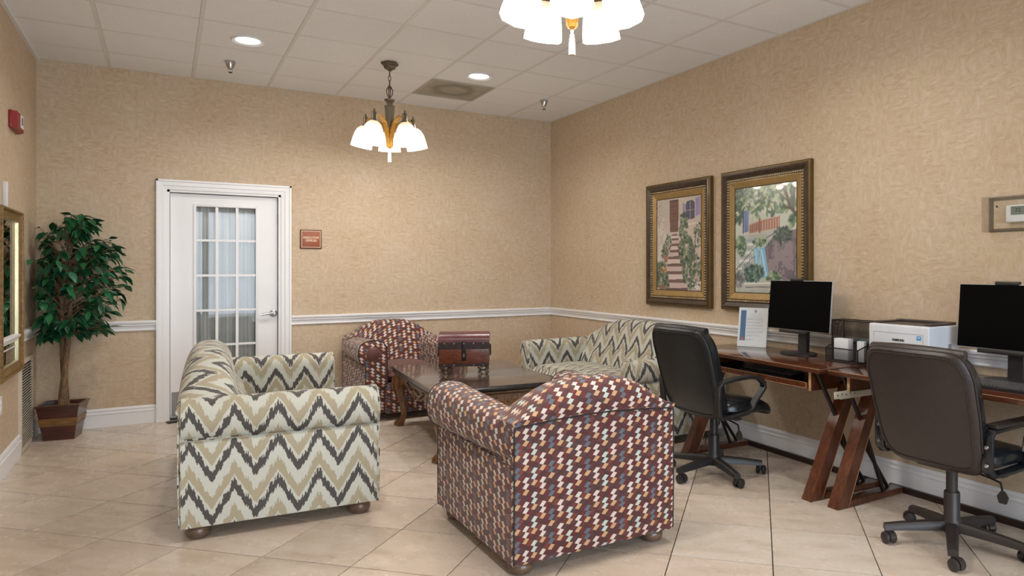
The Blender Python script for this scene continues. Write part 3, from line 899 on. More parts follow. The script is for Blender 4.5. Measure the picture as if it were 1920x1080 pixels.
    return c.a
def picture(yc, zc, w, h, img, label, mname):
    r = empty('framed_picture', (0, yc, zc), label=label, cat='picture', group='framed garden pictures')
    # frame profile: (inset from outer edge, distance from wall)
    def ring(prof, name, mat, smooth=False):
        mb = MB(); rows = []
        for sy, sz in ((-1, -1), (1, -1), (1, 1), (-1, 1)):
            rows.append([(-d, sy*(w/2-i), sz*(h/2-i)) for i, d in prof])
        mb.grid(rows, cu=True, smooth=smooth); return mb.build(name, mat, r)
    ring([(0, 0.0), (0, 0.034), (0.008, 0.040), (0.016, 0.040)], 'outer_edge', M['frame_edge'])
    ring([(0.016, 0.0), (0.016, 0.042), (0.030, 0.044), (0.060, 0.030), (0.062, 0.026), (0.062, 0.0)], 'frame_rail', M['frame_dark'])
    ring([(0.062, 0.0), (0.062, 0.022), (0.086, 0.022), (0.086, 0.0)], 'bead_channel', M['frame_dark'])
    ring([(0.086, 0.0), (0.086, 0.026), (0.092, 0.027), (0.136, 0.014), (0.140, 0.0)], 'gilt_liner', M['gold'])
    ring([(0.136, 0.0), (0.136, 0.0152), (0.142, 0.0145), (0.142, 0.0)], 'slip', M['chest_dark'])
    bm = MB(); i = 0.074; st = 0.0215
    sph = [(0, -0.0085), (0.0075, -0.0045), (0.0095, 0.0), (0.0075, 0.0045), (0, 0.0085)]
    ny = int((w-2*i)/st); nz = int((h-2*i)/st)
    for k in range(ny+1):
        for s in (-1, 1): bm.lathe(sph, (-0.026, -(w/2-i)+(w-2*i)*k/ny, s*(h/2-i)), 6, cap=False)
    for k in range(1, nz):
        for s in (-1, 1): bm.lathe(sph, (-0.026, s*(w/2-i), -(h/2-i)+(h-2*i)*k/nz), 6, cap=False)
    tag(bm.build('bead_row', M['bead'], r, sharp=False), kind='stuff')
    H_, W_, _ = img.shape; iw, ih = w-0.28, h-0.28
    # viewer looks towards +x: left of the picture is +y
    vv = [(-0.012, iw/2-iw*x/W_, ih/2-ih*y/H_) for y in range(H_+1) for x in range(W_+1)]
    ff = [(y*(W_+1)+x, (y+1)*(W_+1)+x, (y+1)*(W_+1)+x+1, y*(W_+1)+x+1) for y in range(H_) for x in range(W_)]
    me = bpy.data.meshes.new('print'); me.from_pydata(vv, [], ff)
    at = me.color_attributes.new('Col', 'FLOAT_COLOR', 'CORNER')
    lin = np.where(img <= .04045, img/12.92, ((img+.055)/1.055)**2.4)
    cc = np.ones((H_*W_, 4, 4)); cc[:, :, :3] = lin.reshape(-1, 1, 3)
    at.data.foreach_set('color', cc.astype(np.float32).ravel())
    me.materials.append(printcol(mname))
    o = bpy.data.objects.new('print', me); COL.objects.link(o); o.parent = r
    MB().box((-0.005, 0, 0), (0.01, w-0.06, h-0.06)).build('backing', M['chest_dark'], r)
picture(-2.370, 1.550, 0.89, 1.088, paint_stairs(), 'dark framed picture of stone steps climbing to a brown door', 'stairs_print')
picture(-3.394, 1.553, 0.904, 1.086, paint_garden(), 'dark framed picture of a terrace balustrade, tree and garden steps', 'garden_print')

# ------------------------------------------------------------------ left wall fittings
mr = empty('wall_mirror', (-RW, -1.315, 1.178), label='tall gold framed mirror on the wall by the plant', cat='mirror')
def mring(prof, name, mat, w=0.74, h=1.09):
    rows = [[(d, sy*(w/2-i), sz*(h/2-i)) for i, d in prof] for sy, sz in ((-1, -1), (1, -1), (1, 1), (-1, 1))]
    return MB().grid(rows, cu=True, smooth=False).build(name, mat, mr)
mring([(0, 0), (0, 0.046), (0.010, 0.052), (0.018, 0.048), (0.018, 0)], 'outer_rail', M['mirror_frame'])
mring([(0.018, 0), (0.018, 0.044), (0.026, 0.036), (0.060, 0.030), (0.066, 0.034), (0.066, 0)], 'frame_rail', M['mirror_frame'])
mring([(0.066, 0), (0.066, 0.031), (0.074, 0.030), (0.078, 0.016), (0.078, 0)], 'inner_bead', M['mirror_bright'])
MB().box((0.008, 0, 0), (0.012, 0.60, 0.95)).build('mirror_glass', M['mirror'], mr)

al = empty('fire_alarm', (-RW, -1.03, 2.335), label='red fire alarm horn with white label high on the left-hand wall', cat='fire alarm')
MB().box((0.010, 0, 0), (0.02, 0.31, 0.118), 0.004).build('back_box', M['red_alarm'], al)
MB().prism([(0.02, -0.15), (0.046, -0.135), (0.046, 0.11), (0.02, 0.15)], 'z', -0.056, 0.056).build('housing', M['red_alarm'], al)
MB().box((0.0475, 0.03, 0.008), (0.003, 0.10, 0.088)).build('strobe_label', M['plate_white'], al)
MB().box((0.0495, 0.03, 0.012), (0.002, 0.03, 0.05)).build('label_print', M['dark_print'], al)

tag(MB().box((-RW+0.012, -1.36, 1.81), (0.024, 0.035, 0.17), 0.004).build('cable_cover', M['plate_white']),
    'short white plastic cable cover on the wall above the gold mirror', 'cable cover')
ol = empty('wall_outlet', (-RW, -1.47, 0.47), label='white outlet plate low on the wall under the mirror', cat='outlet')
MB().box((0.004, 0, 0), (0.008, 0.075, 0.118), 0.003).build('plate', M['plate_white'], ol)
for z in (-0.02, 0.02): MB().box((0.009, 0, z), (0.004, 0.034, 0.028), 0.002).build('socket', M['white_paint'], ol)

# louvered return grille
gr = empty('return_air_grille', (-RW, -0.54, 0.0), label='cream louvered return air grille in the wall beside the plant pot', cat='air vent')
gm = MB()
for y in (-0.25, 0.25): gm.box((0.009, y, 0.34), (0.018, 0.034, 0.67))
for z in (0.022, 0.660): gm.box((0.009, 0, z), (0.018, 0.47, 0.030))
gm.build('frame', M['louver'], gr)
MB().box((0.002, 0, 0.34), (0.003, 0.47, 0.62)).build('cavity_shade', M['louver_dark'], gr)  # flat dark sheet, standing in for the shade behind the slats
sl = MB().box((0.010, 0, 0), (0.015, 0.462, 0.0035), rot=Matrix.Rotation(math.radians(-26), 3, 'Y')).mesh('louver_slat')
sl.materials.append(M['louver'])
for k in range(31): inst(sl, 'louver_slat', gr, Matrix.Translation((0.002, 0, 0.046+k*0.0198)))

# ------------------------------------------------------------------ thermostat in its guard
tb = empty('thermostat_guard', (0, -5.195, 1.624), label='clear plastic guard box over the thermostat on the wall', cat='guard box')
gbx = MB(); w_, h2, d_ = 0.295, 0.188, 0.075
for s in (-1, 1):
    gbx.box((-d_/2, s*(w_/2-0.002), 0), (d_, 0.004, h2)); gbx.box((-d_/2, 0, s*(h2/2-0.002)), (d_, w_, 0.004))
gbx.box((-d_+0.002, 0, 0), (0.004, w_, h2))
gbx.build('clear_cover', M['acrylic'], tb)
bb = MB()
for s in (-1, 1): bb.box((-0.004, s*(w_/2-0.012), 0), (0.008, 0.024, h2)); bb.box((-0.004, 0, s*(h2/2-0.010)), (0.008, w_-0.05, 0.018))
bb.build('base_ring', glass('frosted_acrylic', (0.95, 0.95, 0.93), rough=0.3, refl=0.12), tb)
MB().lathe([(0, 0), (0.005, 0), (0.005, 0.004), (0, 0.004)], axis='x', c=(-0.006, 0.105, 0.045), seg=10, cap=False).build('screw', M['iron'], tb)
th = empty('thermostat', (0, -5.21, 1.624), label='white digital thermostat inside the clear guard box', cat='thermostat')
MB().box((-0.017, 0, 0), (0.034, 0.118, 0.090), 0.006).build('body', M['plate_white'], th)
MB().box((-0.0345, -0.005, 0.015), (0.003, 0.072, 0.044)).build('display', M['lcd'], th)
text_part('72', 0.03, M['dark_print'], th, (-0.0362, -0.005, 0.015), (PI/2, 0, -PI/2), 'digits')

# ------------------------------------------------------------------ upholstery
def bun_foot(parent, x, y, h=0.078, r=0.058):
    MB().lathe([(0, 0), (r*.55, 0), (r*.86, h*.14), (r, h*.42), (r*.95, h*.68), (r*.72, h*.9), (r*.5, h), (0, h)], seg=20, cap=False).build('bun_foot', M['foot_wood'], parent, (x, y, 0))

def upholstered(name, loc, rotz, Wd, Dp, crown, armT, ov, zarm_f, zarm_r, zend, zseam, fab, seatfab, tb=0.22, seat=0.455, scroll=False, LH=0.07, bow=2.0, zs=0.49, **tags):
    r = empty(name, (loc[0], loc[1], 0), rotz, **tags)
    hx = Wd/2; yf, yr = -Dp/2, Dp/2
    # --- base
    MB().box((0, 0.01, (LH+0.30)/2+0.005), (Wd-0.03, Dp-0.05, 0.30-LH), 0.012).build('base', fab, r)
    fr = MB().box((0, yf+0.012+0.01, (LH+0.33)/2), (Wd-2*armT+0.02, 0.05, 0.33-LH), 0.012); fr.build('front_rail', fab, r)
    # --- arms
    for s in (-1, 1):
        rows = []; NY = 14
        for j in range(NY+1):
            t = j/NY; y = yf+0.005+(Dp-0.015)*t
            o_ = ov*(1-t)**0.8+0.006; zt = zarm_f+(zarm_r-zarm_f)*t
            rx = (armT+o_)/2; xc = hx+o_-rx; rz = (zt-zs)*0.52; zc = zt-rz
            sec = [(hx-0.004, LH), (hx, LH+0.02), (hx, 0.22), (hx, 0.36), (hx-0.001, zs-0.018), (hx-0.008, zs-0.004), (hx+0.002, zs+0.001)]
            for a in np.linspace(-62, 180, 17):
                ca, sa = math.cos(math.radians(a)), math.sin(math.radians(a))
                e = 0.82
                sec.append((xc+rx*math.copysign(abs(ca)**e, ca), zc+rz*math.copysign(abs(sa)**e, sa)))
            sec += [(hx-armT, zs-0.02), (hx-armT-0.003, 0.34)]
            rows.append([(s*x, y, z) for x, z in sec])
        am = MB().grid(rows)
        # front and rear caps
        n = len(rows[0])
        for row, dy in ((rows[0], -1), (rows[-1], 1)):
            cxm = sum(p[0] for p in row)/n; czm = sum(p[2] for p in row)/n
            prev = row; ring_rows = [row]
            for k, (sc, dd) in enumerate(((0.94, 0.010), (0.80, 0.016), (0.02, 0.017))):
                ring_rows.append([(cxm+(p[0]-cxm)*sc, p[1]+dy*dd*(1 if dy < 0 else 0.3), czm+(p[2]-czm)*sc) for p in row])
            am.grid(ring_rows, cv=True, uvfn=lambda j, k, R=ring_rows, N=n: (R[min(j, 3)][k % N][0], R[min(j, 3)][k % N][2]))
        arm = am.build('arm', fab, r)
        # welt line around the front of the arm
        front = [(p[0], p[1]-0.004, p[2]) for p in rows[0]]
        MB().tube(front, 0.0045, 6).build('welt', M['welt'] if scroll else fab, arm)
        if scroll:
            t0 = rows[0]; o_ = ov+0.006; rx = (armT+o_)/2; xc = hx+o_-rx; rz = (zarm_f-zs)*0.52; zc = zarm_f-rz
            MB().lathe([(0, 0.020), (0.6, 0.016), (0.9, 0.008), (1.0, -0.004)], seg=24, axis='y', cap=False).xf(
                Matrix.Translation((s*xc, yf-0.012, zc-0.004)) @ Matrix.Diagonal((rx*0.50, -1.0, rz*0.55, 1))).build('scroll_face', M['maroon'], arm)
    # --- back
    rows = []; NX = 36
    def top(x):
        q = abs(x)/hx
        return zend+(crown-zend)*(0.5+0.5*math.cos(PI*min(1, q**bow)))**0.72
    def seam(x): return zseam+(0.022 if scroll else 0.04)*math.cos(PI/2*min(1, abs(x)/hx))
    for i in range(NX+1):
        hb = hx-(0.004 if scroll else 0.02); x = -hb+2*hb*i/NX; zt = top(x); zsx = min(seam(x), zt-0.02)
        q = abs(x)/hx
        edge = 1-max(0, (q-0.86)/0.14)**2*0.35
        sec = [(yr-0.012, LH), (yr-0.004, LH+0.02), (yr, 0.25), (yr, 0.42), (yr-0.002, zsx-0.012), (yr-0.010, zsx), (yr+0.006, zsx+0.006)]
        rise = zt-zsx; th = tb*edge
        yc = yr+0.014-th/2
        for a in np.linspace(-10, 150, 13):
            ca, sa = math.cos(math.radians(a)), math.sin(math.radians(a))
            sec.append((yc+th/2*math.copysign(abs(ca)**0.8, ca), zsx+0.03+(rise-0.03)*max(0.0, sa)**0.85))
        yfr = yr-th-0.05
        sec += [(yr-th-0.005, zsx-0.02), (yfr, (zsx+seat)/2), (yfr-0.03, seat-0.05)]
        rows.append([(x, y, z) for y, z in sec])
    bk_ = MB().grid(rows, uvfn=None)
    n = len(rows[0])
    for row in (rows[0], rows[-1]):
        b0 = len(bk_.v); bk_.add(row, [list(range(n))])
    back = bk_.build('back', fab, r)
    for x in (-hx+0.004, hx-0.004):
        MB().tube([(x, yr-0.004, LH+0.01), (x, yr+0.002, 0.3), (x, yr+0.001, zseam-0.005)], 0.0035, 6).build('welt', M['welt'] if scroll else fab, back)
    MB().tube([(x, yr+0.0005, min(seam(x), top(x)-0.02)) for x in np.linspace(-hx+0.004, hx-0.004, 25)], 0.003, 6).build('welt', M['welt'] if scroll else fab, back)
    # --- seat cushion
    w = Wd-2*armT-0.012; y0, y1 = yf-0.005, yr-tb-0.06
    nx, ny = 16, 12; zb, zt = 0.325, seat
    def pil(u, v):
        ex = (1-abs(u)**6)**(1/3.0); ey = (1-abs(v)**6)**(1/3.0)
        return ex*ey
    rowsT, rowsB = [], []
    for j in range(ny+1):
        v = -1+2*j/ny; v = math.copysign(abs(v)**0.75, v)
        a, b = [], []
        for i in range(nx+1):
            u = -1+2*i/nx; u = math.copysign(abs(u)**0.75, u)
            p = pil(u, v); x = u*w/2*(0.985+0.015*p); y = (y0+y1)/2+v*(y1-y0)/2*(0.985+0.015*p)
            dome = 0.03*(1-u*u)*(1-v*v)
            zm = (zb+zt)/2
            a.append((x, y, zm+(zt-zm)*p+dome)); b.append((x, y, zm-(zm-zb)*p))
        rowsT.append(a); rowsB.append(b)
    sm_ = MB().grid(rowsT, uvfn=lambda j, k: (rowsT[j][k][0], rowsT[j][k][1]+rowsT[j][k][2]*0.8)).grid(rowsB, flip=True, uvfn=lambda j, k: (rowsB[j][k][0], rowsB[j][k][1]-rowsB[j][k][2]*0.8))
    sm_.build('seat_cushion', seatfab, r)
    for x in (-1, 1):
        for y in (yf+0.085, yr-0.085): bun_foot(r, x*(hx-0.075), y, LH+0.006)
    return r

upholstered('loveseat', (-3.252, -2.347), math.radians(86.5), 1.86, 0.94, 0.885, 0.165, 0.020, 0.690, 0.690, 0.66, 0.60, M['ikat'], M['ikat_fine'], tb=0.27, bow=1.6,
    label='grey and tan chevron loveseat standing in front of the white door', cat='sofa', group='chevron loveseats')
upholstered('loveseat', (-0.485, -2.07), math.radians(-90), 1.86, 0.88, 0.870, 0.165, 0.022, 0.655, 0.665, 0.65, 0.60, M['ikat'], M['ikat_fine'], tb=0.25, bow=1.6,
    label='grey and tan chevron loveseat under the framed pictures beside the desks', cat='sofa', group='chevron loveseats')
upholstered('armchair', (-2.142, -3.985), math.radians(180), 0.862, 0.95, 0.832, 0.185, 0.055, 0.722, 0.672, 0.668, 0.655, M['harl'], M['maroon'], tb=0.24, scroll=True, bow=1.7, LH=0.062,
    label='maroon diamond patterned armchair with its back turned, between the loveseat and office chair', cat='armchair', group='diamond patterned armchairs')
upholstered('armchair', (-1.925, -0.565), math.radians(0), 0.862, 0.92, 0.835, 0.185, 0.055, 0.712, 0.668, 0.66, 0.65, M['harl'], M['maroon'], tb=0.24, scroll=True, bow=1.7, LH=0.062,
    label='maroon diamond patterned armchair facing the coffee table, against the back wall', cat='armchair', group='diamond patterned armchairs')

# ------------------------------------------------------------------ coffee table
ct = empty('coffee_table', (-1.748, -1.925, 0), math.radians(-4.5), label='square carved wooden coffee table with dark marble top', cat='table')
TW, TL, TZ = 0.99, 1.40, 0.505
def rect_ring(prof, hw, hl):
    return [[(sx*(hw-i), sy*(hl-i), z) for i, z in prof] for sx, sy in ((-1, -1), (1, -1), (1, 1), (-1, 1))]
mb = MB().grid(rect_ring([(0.006, TZ-0.034), (-0.004, TZ-0.026), (-0.005, TZ-0.014), (0.002, TZ-0.004), (0.014, TZ)], TW/2, TL/2), cu=True, smooth=False)
mb.build('stone_edge', M['stone_edge'], ct)
MB().box((0, 0, TZ-0.017), (TW-0.026, TL-0.026, 0.034)).build('marble_top', M['stone'], ct)
mb = MB().grid(rect_ring([(0.02, TZ-0.034), (0.008, TZ-0.040), (0.008, TZ-0.050), (0.024, TZ-0.062), (0.034, TZ-0.066), (0.2, TZ-0.066)], TW/2, TL/2), cu=True, smooth=False)
mb.build('moulding', M['table_dark'], ct)
# scalloped aprons with carved shell
def apron(length, place):
    NN = 40; top_, lo = TZ-0.064, []
    poly = [(-length/2, top_), (length/2, top_)]
    for k in range(NN+1):
        x = length/2-length*k/NN; q = abs(x)/(length/2)
        z = TZ-0.145-0.035*math.cos(q*PI*1.5)*(1-q*0.4)-0.05*max(0, (q-0.72)/0.28)**1.5
        poly.append((x, z))
    m = MB().prism(poly, 'y', -0.012, 0.012); m.xf(place)
    o = m.build('apron', M['table_wood'], ct)
    sh = MB()
    for k in range(9):     # shell lobes
        a = math.radians(-70+17.5*k)
        L = 0.075*(1-0.25*abs(k-4)/4)
        c = Vector((math.sin(a)*L*0.5, -0.016, TZ-0.105-math.cos(a)*L*0.5-0.0))
        tip = Vector((math.sin(a)*L, -0.015, TZ-0.105-math.cos(a)*L))
        sh.tube([(0, -0.012, TZ-0.100), tuple(c), tuple(tip)], [0.006, 0.011, 0.008], 6)
    for s in (-1, 1):      # acanthus scrolls
        pts = []
        for k in range(16):
            t = k/15; x = s*(0.06+0.22*t); z = TZ-0.115-0.02*math.sin(t*5.2)
            pts.append((x, -0.014, z))
        sh.tube(pts, [0.012*(1-0.6*k/15)+0.002 for k in range(16)], 6)
        for k in range(4):
            x = s*(0.09+0.05*k); zz = TZ-0.115-0.02*math.sin((0.14+0.2*k)*5.2)
            sh.tube([(x, -0.014, zz), (x+s*0.02, -0.018, zz-0.018), (x+s*0.035, -0.014, zz-0.012)], [0.006, 0.006, 0.002], 5)
            sh.tube([(x, -0.014, zz), (x+s*0.018, -0.018, zz+0.018), (x+s*0.034, -0.014, zz+0.016)], [0.006, 0.006, 0.002], 5)
    sh.xf(place); sh.build('carved_shell', M['table_wood'], o)
I4 = Matrix.Identity(4)
apron(TW-0.16, Matrix.Translation((0, -TL/2+0.06, 0)))
apron(TW-0.16, Matrix.Rotation(PI, 4, 'Z') @ Matrix.Translation((0, -TL/2+0.06, 0)))
apron(TL-0.16, Matrix.Rotation(PI/2, 4, 'Z') @ Matrix.Translation((0, -TW/2+0.06, 0)))
apron(TL-0.16, Matrix.Rotation(-PI/2, 4, 'Z') @ Matrix.Translation((0, -TW/2+0.06, 0)))
def cabriole(sx, sy):
    d = Vector((sx, sy, 0)).normalized()
    prof = [(0.441, -0.005, .060), (0.40, 0.004, .062), (0.36, 0.016, .056), (0.31, 0.016, .047), (0.25, 0.004, .038), (0.19, -0.012, .031), (0.13, -0.022, .026), (0.085, -0.022, .025), (0.06, -0.010, .030), (0.04, 0.008, .036), (0.02, 0.016, .037), (0.0, 0.014, .030)]
    base = Vector((sx*(TW/2-0.075), sy*(TL/2-0.075), 0))
    m = MB(); rows = []
    for z, off, rad in prof:
        c = base+d*off; c.z = z
        p = d.cross(Vector((0, 0, 1)))
        rows.append([c+(d*math.cos(a)+p*math.sin(a))*rad*(1.0+0.10*math.cos(4*a)) for a in [2*PI*k/14 for k in range(14)]])
    m.grid(rows, cv=True)
    b = len(m.v); m.f.append([b-14+k for k in range(14)]); m.sm.append(False); m.uv.append(None)
    m.f.append([b-len(prof)*14+k for k in range(14)]); m.sm.append(False); m.uv.append(None)
    o = m.build('leg', M['table_wood'], ct)
    k_ = MB(); toe = MB()      # acanthus knee carving and toes
    for a in (-0.5, 0, 0.5):
        p = d.cross(Vector((0, 0, 1)))
        dir2 = (d*math.cos(a)+p*math.sin(a))
        k_.tube([base+dir2*0.064+Vector((0, 0, 0.42)), base+dir2*0.074+Vector((0, 0, 0.36)), base+dir2*0.062+Vector((0, 0, 0.30)), base+dir2*0.045+Vector((0, 0, 0.25))], [0.010, 0.012, 0.009, 0.003], 6)
        toe.tube([base+dir2*0.034+Vector((0, 0, 0.055)), base+dir2*0.052+Vector((0, 0, 0.03)), base+dir2*0.056+Vector((0, 0, 0.008))], [0.006, 0.010, 0.007], 6)
    k_.build('knee_carving', M['table_wood'], o); toe.build('toe_carving', M['table_wood'], o)
for sx in (-1, 1):
    for sy in (-1, 1): cabriole(sx, sy)

# ------------------------------------------------------------------ treasure chest
ch = empty('trunk_chest', (-1.785, -1.875, TZ), math.radians(-25), label='small brown trunk chest on iron scroll feet, on the coffee table', cat='chest')
CW, CD, z0, z1 = 0.385, 0.235, 0.062, 0.242
MB().box((0, 0, (z0+z1)/2), (CW, CD, z1-z0), 0.004).build('body', M['chest_wood'], ch)
lid = MB(); pr = []
for k in range(13):
    a = PI*k/12; pr.append((-math.cos(a)*CD/2*1.02, z1+0.012+0.075*math.sin(a)**0.8))
lid.prism(pr+[(CD/2*1.02, z1), (-CD/2*1.02, z1)], 'x', -CW/2-0.003, CW/2+0.003, True)
lo_ = lid.build('lid', M['chest_lid'], ch)
MB().box((0, -CD/2-0.001, z1-0.018), (CW+0.008, 0.006, 0.052)).build('rim_strap', M['chest_dark'], ch)
MB().box((0, -CD/2-0.001, z0+0.012), (CW+0.004, 0.005, 0.022)).build('bottom_strap', M['chest_dark'], ch)
hp = MB().box((0, -CD/2-0.005, z1-0.060), (0.034, 0.005, 0.15), 0.002)
hp.box((0, -CD/2-0.010, z1-0.07), (0.010, 0.006, 0.05), 0.002); hp.build('hasp', M['iron'], ch)
hl = MB().tube([(0.004, -CD/2-0.013, z1-0.105), (-0.004, -CD/2-0.013, z1-0.105), (-0.004, -CD/2-0.013, z1-0.078), (0.004, -CD/2-0.013, z1-0.078)], 0.003, 6, closed=True); hl.build('peg', M['stud'], ch)
for x in (-0.15, -0.075, 0.0, 0.075, 0.15):
    MB().lathe([(0, 0), (0.006, 0), (0.004, 0.004), (0, 0.005)], seg=8, cap=False).xf(Matrix.Translation((x, -CD/2-0.004, z1+0.0)) @ Matrix.Rotation(PI/2, 4, 'X')).build('stud', M['stud'], ch)
for x in (-0.15, -0.075, 0.075, 0.15):
    MB().lathe([(0, 0), (0.005, 0), (0.0035, 0.003), (0, 0.004)], seg=8, cap=False).xf(Matrix.Translation((x, -CD/2-0.004, z1-0.036)) @ Matrix.Rotation(PI/2, 4, 'X')).build('stud', M['iron'], ch)
    MB().lathe([(0, 0), (0.005, 0), (0.0035, 0.003), (0, 0.004)], seg=8, cap=False).xf(Matrix.Translation((x, -CD/2-0.0035, z0+0.012)) @ Matrix.Rotation(PI/2, 4, 'X')).build('stud', M['stud'], ch)
for s in (-1, 1):
    hm = MB().tube([(s*(CW/2+0.004), 0.05, z1-0.02), (s*(CW/2+0.010), 0.05, z1-0.03), (s*(CW/2+0.010), 0.048, z1-0.100), (s*(CW/2+0.010), -0.048, z1-0.100), (s*(CW/2+0.010), -0.05, z1-0.03), (s*(CW/2+0.004), -0.05, z1-0.02)], 0.005, 8)
    hm.build('side_handle', M['iron'], ch)
    for fy in (-1, 1):
        ft = MB(); cx = s*(CW/2-0.045); y = fy*(CD/2-0.012)
        for (ccx, ccz, a0, a1) in ((cx, z0+0.004, 200, 340), (cx, 0.0, 20, 160)):
            ft.tube([(ccx+0.045*math.cos(math.radians(a)), y, ccz+0.036*math.sin(math.radians(a))*1.0) for a in np.linspace(a0, a1, 10)], 0.0035, 6)
        for q in (-1, 1):
            ft.tube([(cx+q*(0.042-0.028*math.sin(t*PI)), y, z0*t) for t in np.linspace(0.06, 1, 9)], 0.0035, 6)
        ft.build('scroll_foot', M['iron'], ch)

# ------------------------------------------------------------------ desks
def desk(loc, rotz, length, tray, label):
    """local: x=0 at wall side .. -depth at front; y from 0 to -length"""
    r = empty('computer_desk', (loc[0], loc[1], 0), rotz, label=label, cat='desk', group='x-leg computer desks')
    D, Z = 0.585, 0.760
    MB().box((-D/2, -length/2, Z-0.0135), (D, length, 0.027), 0.003).build('desktop', M['desk_top'], r)
    MB().box((-D-0.0008, -length/2, Z-0.0015), (0.002, length-0.004, 0.002)).build('worn_edge', M['desk_edge'], r)
    xin = -D
    for y in (-0.11, -length+0.11):
        MB().box((-D/2-0.03, y, Z-0.027-0.0575), (D-0.14, 0.016, 0.115)).build('side_panel', M['desk_wood'], r)
        MB().box((-D+0.0395, y, Z-0.027-0.0575), (0.002, 0.018, 0.115)).build('worn_edge', M['desk_edge'], r)
    if tray:
        MB().box((-D/2-0.01, -length/2, Z-0.118), (D-0.10, length-0.26, 0.014)).build('keyboard_tray', M['chest_dark'], r)
        t = MB().box((-D+0.036, -length/2, Z-0.112), (0.016, length-0.252, 0.032)); t.build('tray_front', M['desk_wood'], r)
        e = MB().box((-D+0.0275, -length/2, Z-0.0955), (0.002, length-0.252, 0.002)); e.box((-D+0.0275, -length/2, Z-0.1275), (0.002, length-0.252, 0.002))
        e.box((-D+0.0275, -length+0.128, Z-0.112), (0.002, 0.004, 0.032)); e.build('worn_edge', M['desk_edge'], r)
    else:
        s_ = MB().box((-D+0.12, -0.124, Z-0.125), (0.34, 0.008, 0.034)); s_.box((-D-0.03, -0.121, Z-0.119), (0.12, 0.010, 0.040), 0.004)
        so = s_.build('drawer_slide', plain('cream_steel_slide', srgb(206, 200, 180), 0.35, 0.3), r)
        hm = MB()
        for k in range(5): hm.lathe([(0, 0), (0.004, 0), (0.004, 0.003), (0, 0.003)], seg=8, cap=False).xf(Matrix.Identity(4))
        hm = MB()
        for k in range(5): hm.box((-D-0.07+k*0.035, -0.1275, Z-0.119+0.004*(k % 2)), (0.007, 0.003, 0.006))
        hm.build('screw_hole', M['iron'], so)
    xf_, xb = -D-0.02, -0.06
    for y in (-0.065, -length+0.065):
        # floor bar
        MB().box(((xf_+xb)/2+0.03, y, 0.018), (xb-xf_-0.02, 0.075, 0.036), 0.003).build('floor_bar', M['desk_wood'], r)
        # broad diagonal leg: front foot up to the rear underside of the desktop
        m = MB(); a = Vector((xf_+0.012, y, 0.012)); b = Vector((xf_+0.33, y, 0.63))
        dd = (b-a).normalized(); nn = Vector((dd.z, 0, -dd.x))
        w2 = 0.034
        poly = [(a.x-nn.x*w2, 0.0), (a.x+nn.x*w2+0.03, 0.0), (b.x+nn.x*w2, b.z+nn.z*w2), (b.x-nn.x*w2, b.z-nn.z*w2)]
        m.prism(poly, 'y', y-0.036, y+0.036); m.build('diagonal_leg', M['desk_wood'], r)
        e = MB()
        e.bar([(poly[1][0]+0.0, y-0.0365, 0.004), (poly[2][0], y-0.0365, poly[2][1])], 0.0025, 0.0025, (0, 1, 0)); e.build('worn_edge', M['desk_edge'], r)
        # crossing tubes
        MB().tube([(-D+0.05, y, Z-0.03), (-D+0.06+0.19, y, 0.385)], 0.0125, 10).build('upper_tube', M['dark_tube'], r)
        MB().tube([(b.x-0.01, y, b.z-0.02), (-0.10, y, Z-0.03)], 0.0125, 10).build('rear_tube', M['dark_tube'], r)
        for q in (-1, 1):
            MB().tube([(-D+0.225, y+q*0.024, 0.37), (-0.16+q*0.05, y+q*0.022, 0.035)], 0.0115, 10).build('lower_tube', M['dark_tube'], r)
    MB().box((-0.035, -length/2, 0.018), (0.024, length-0.02, 0.036), 0.002).build('rear_stretcher', M['chest_dark'], r)
    return r
desk((-0.022, -3.185), math.radians(-2.0), 1.285, True, 'dark reddish desk holding the sign stand, with a pull-out keyboard tray')
desk((-0.046, -4.487), 0.0, 1.30, False, 'dark reddish desk holding the grey printer, with a bare metal drawer slide')
DZT = 0.760

# ------------------------------------------------------------------ desk items
def monitor(loc, yaw, tilt, label):
    r = empty('computer_monitor', loc, yaw, label=label, cat='monitor', group='desktop monitors')
    # local: screen faces -x, width along y
    base = MB().lathe([(0, 0), (1.0, 0), (1.0, 0.006), (0.96, 0.010), (0, 0.012)], seg=36, cap=False).xf(Matrix.Diagonal((0.105, 0.135, 1, 1)))
    base.build('base', M['black_plastic'], r)
    MB().bar([(0.045, -0.0, 0.008), (0.050, 0, 0.12), (0.056, 0, 0.33)], 0.075, 0.030, (0, 1, 0)).build('neck', M['black_plastic'], r)
    p = empty('screen_panel_mount', (0, 0, 0)); bpy.data.objects.remove(p)
    mt = Matrix.Translation((0.0, 0.0, 0.325)) @ Matrix.Rotation(tilt, 4, 'Y')
    W_, H_ = 0.560, 0.335
    cs = MB().box((0.006, 0, 0), (0.012, W_, H_), 0.002).xf(mt); case = cs.build('screen_case', M['bezel'], r)
    MB().box((-0.0008, 0, 0.0), (0.003, W_-0.006, H_-0.006)).xf(mt).build('screen', M['screen'], case)
    MB().box((0.024, 0, 0), (0.026, 0.32, 0.20), 0.010).xf(mt).build('rear_housing', M['black_plastic'], r)
    MB().box((0.010, 0.045, -H_/2-0.012), (0.02, 0.25, 0.022), 0.004).xf(mt).build('sound_bar', M['black_plastic'], r)
    wc = MB().box((0.008, 0.03, H_/2+0.006), (0.024, 0.125, 0.020), 0.005).xf(mt); wo = wc.build('webcam', M['black_plastic'], r)
    return r
monitor((-0.195, -3.885, DZT+0.001), math.radians(-3), math.radians(5), 'black screened monitor beside the sign stand')
monitor((-0.190, -5.262, DZT+0.001), math.radians(-2), math.radians(5), 'black screened monitor next to the printer, above the keyboard')

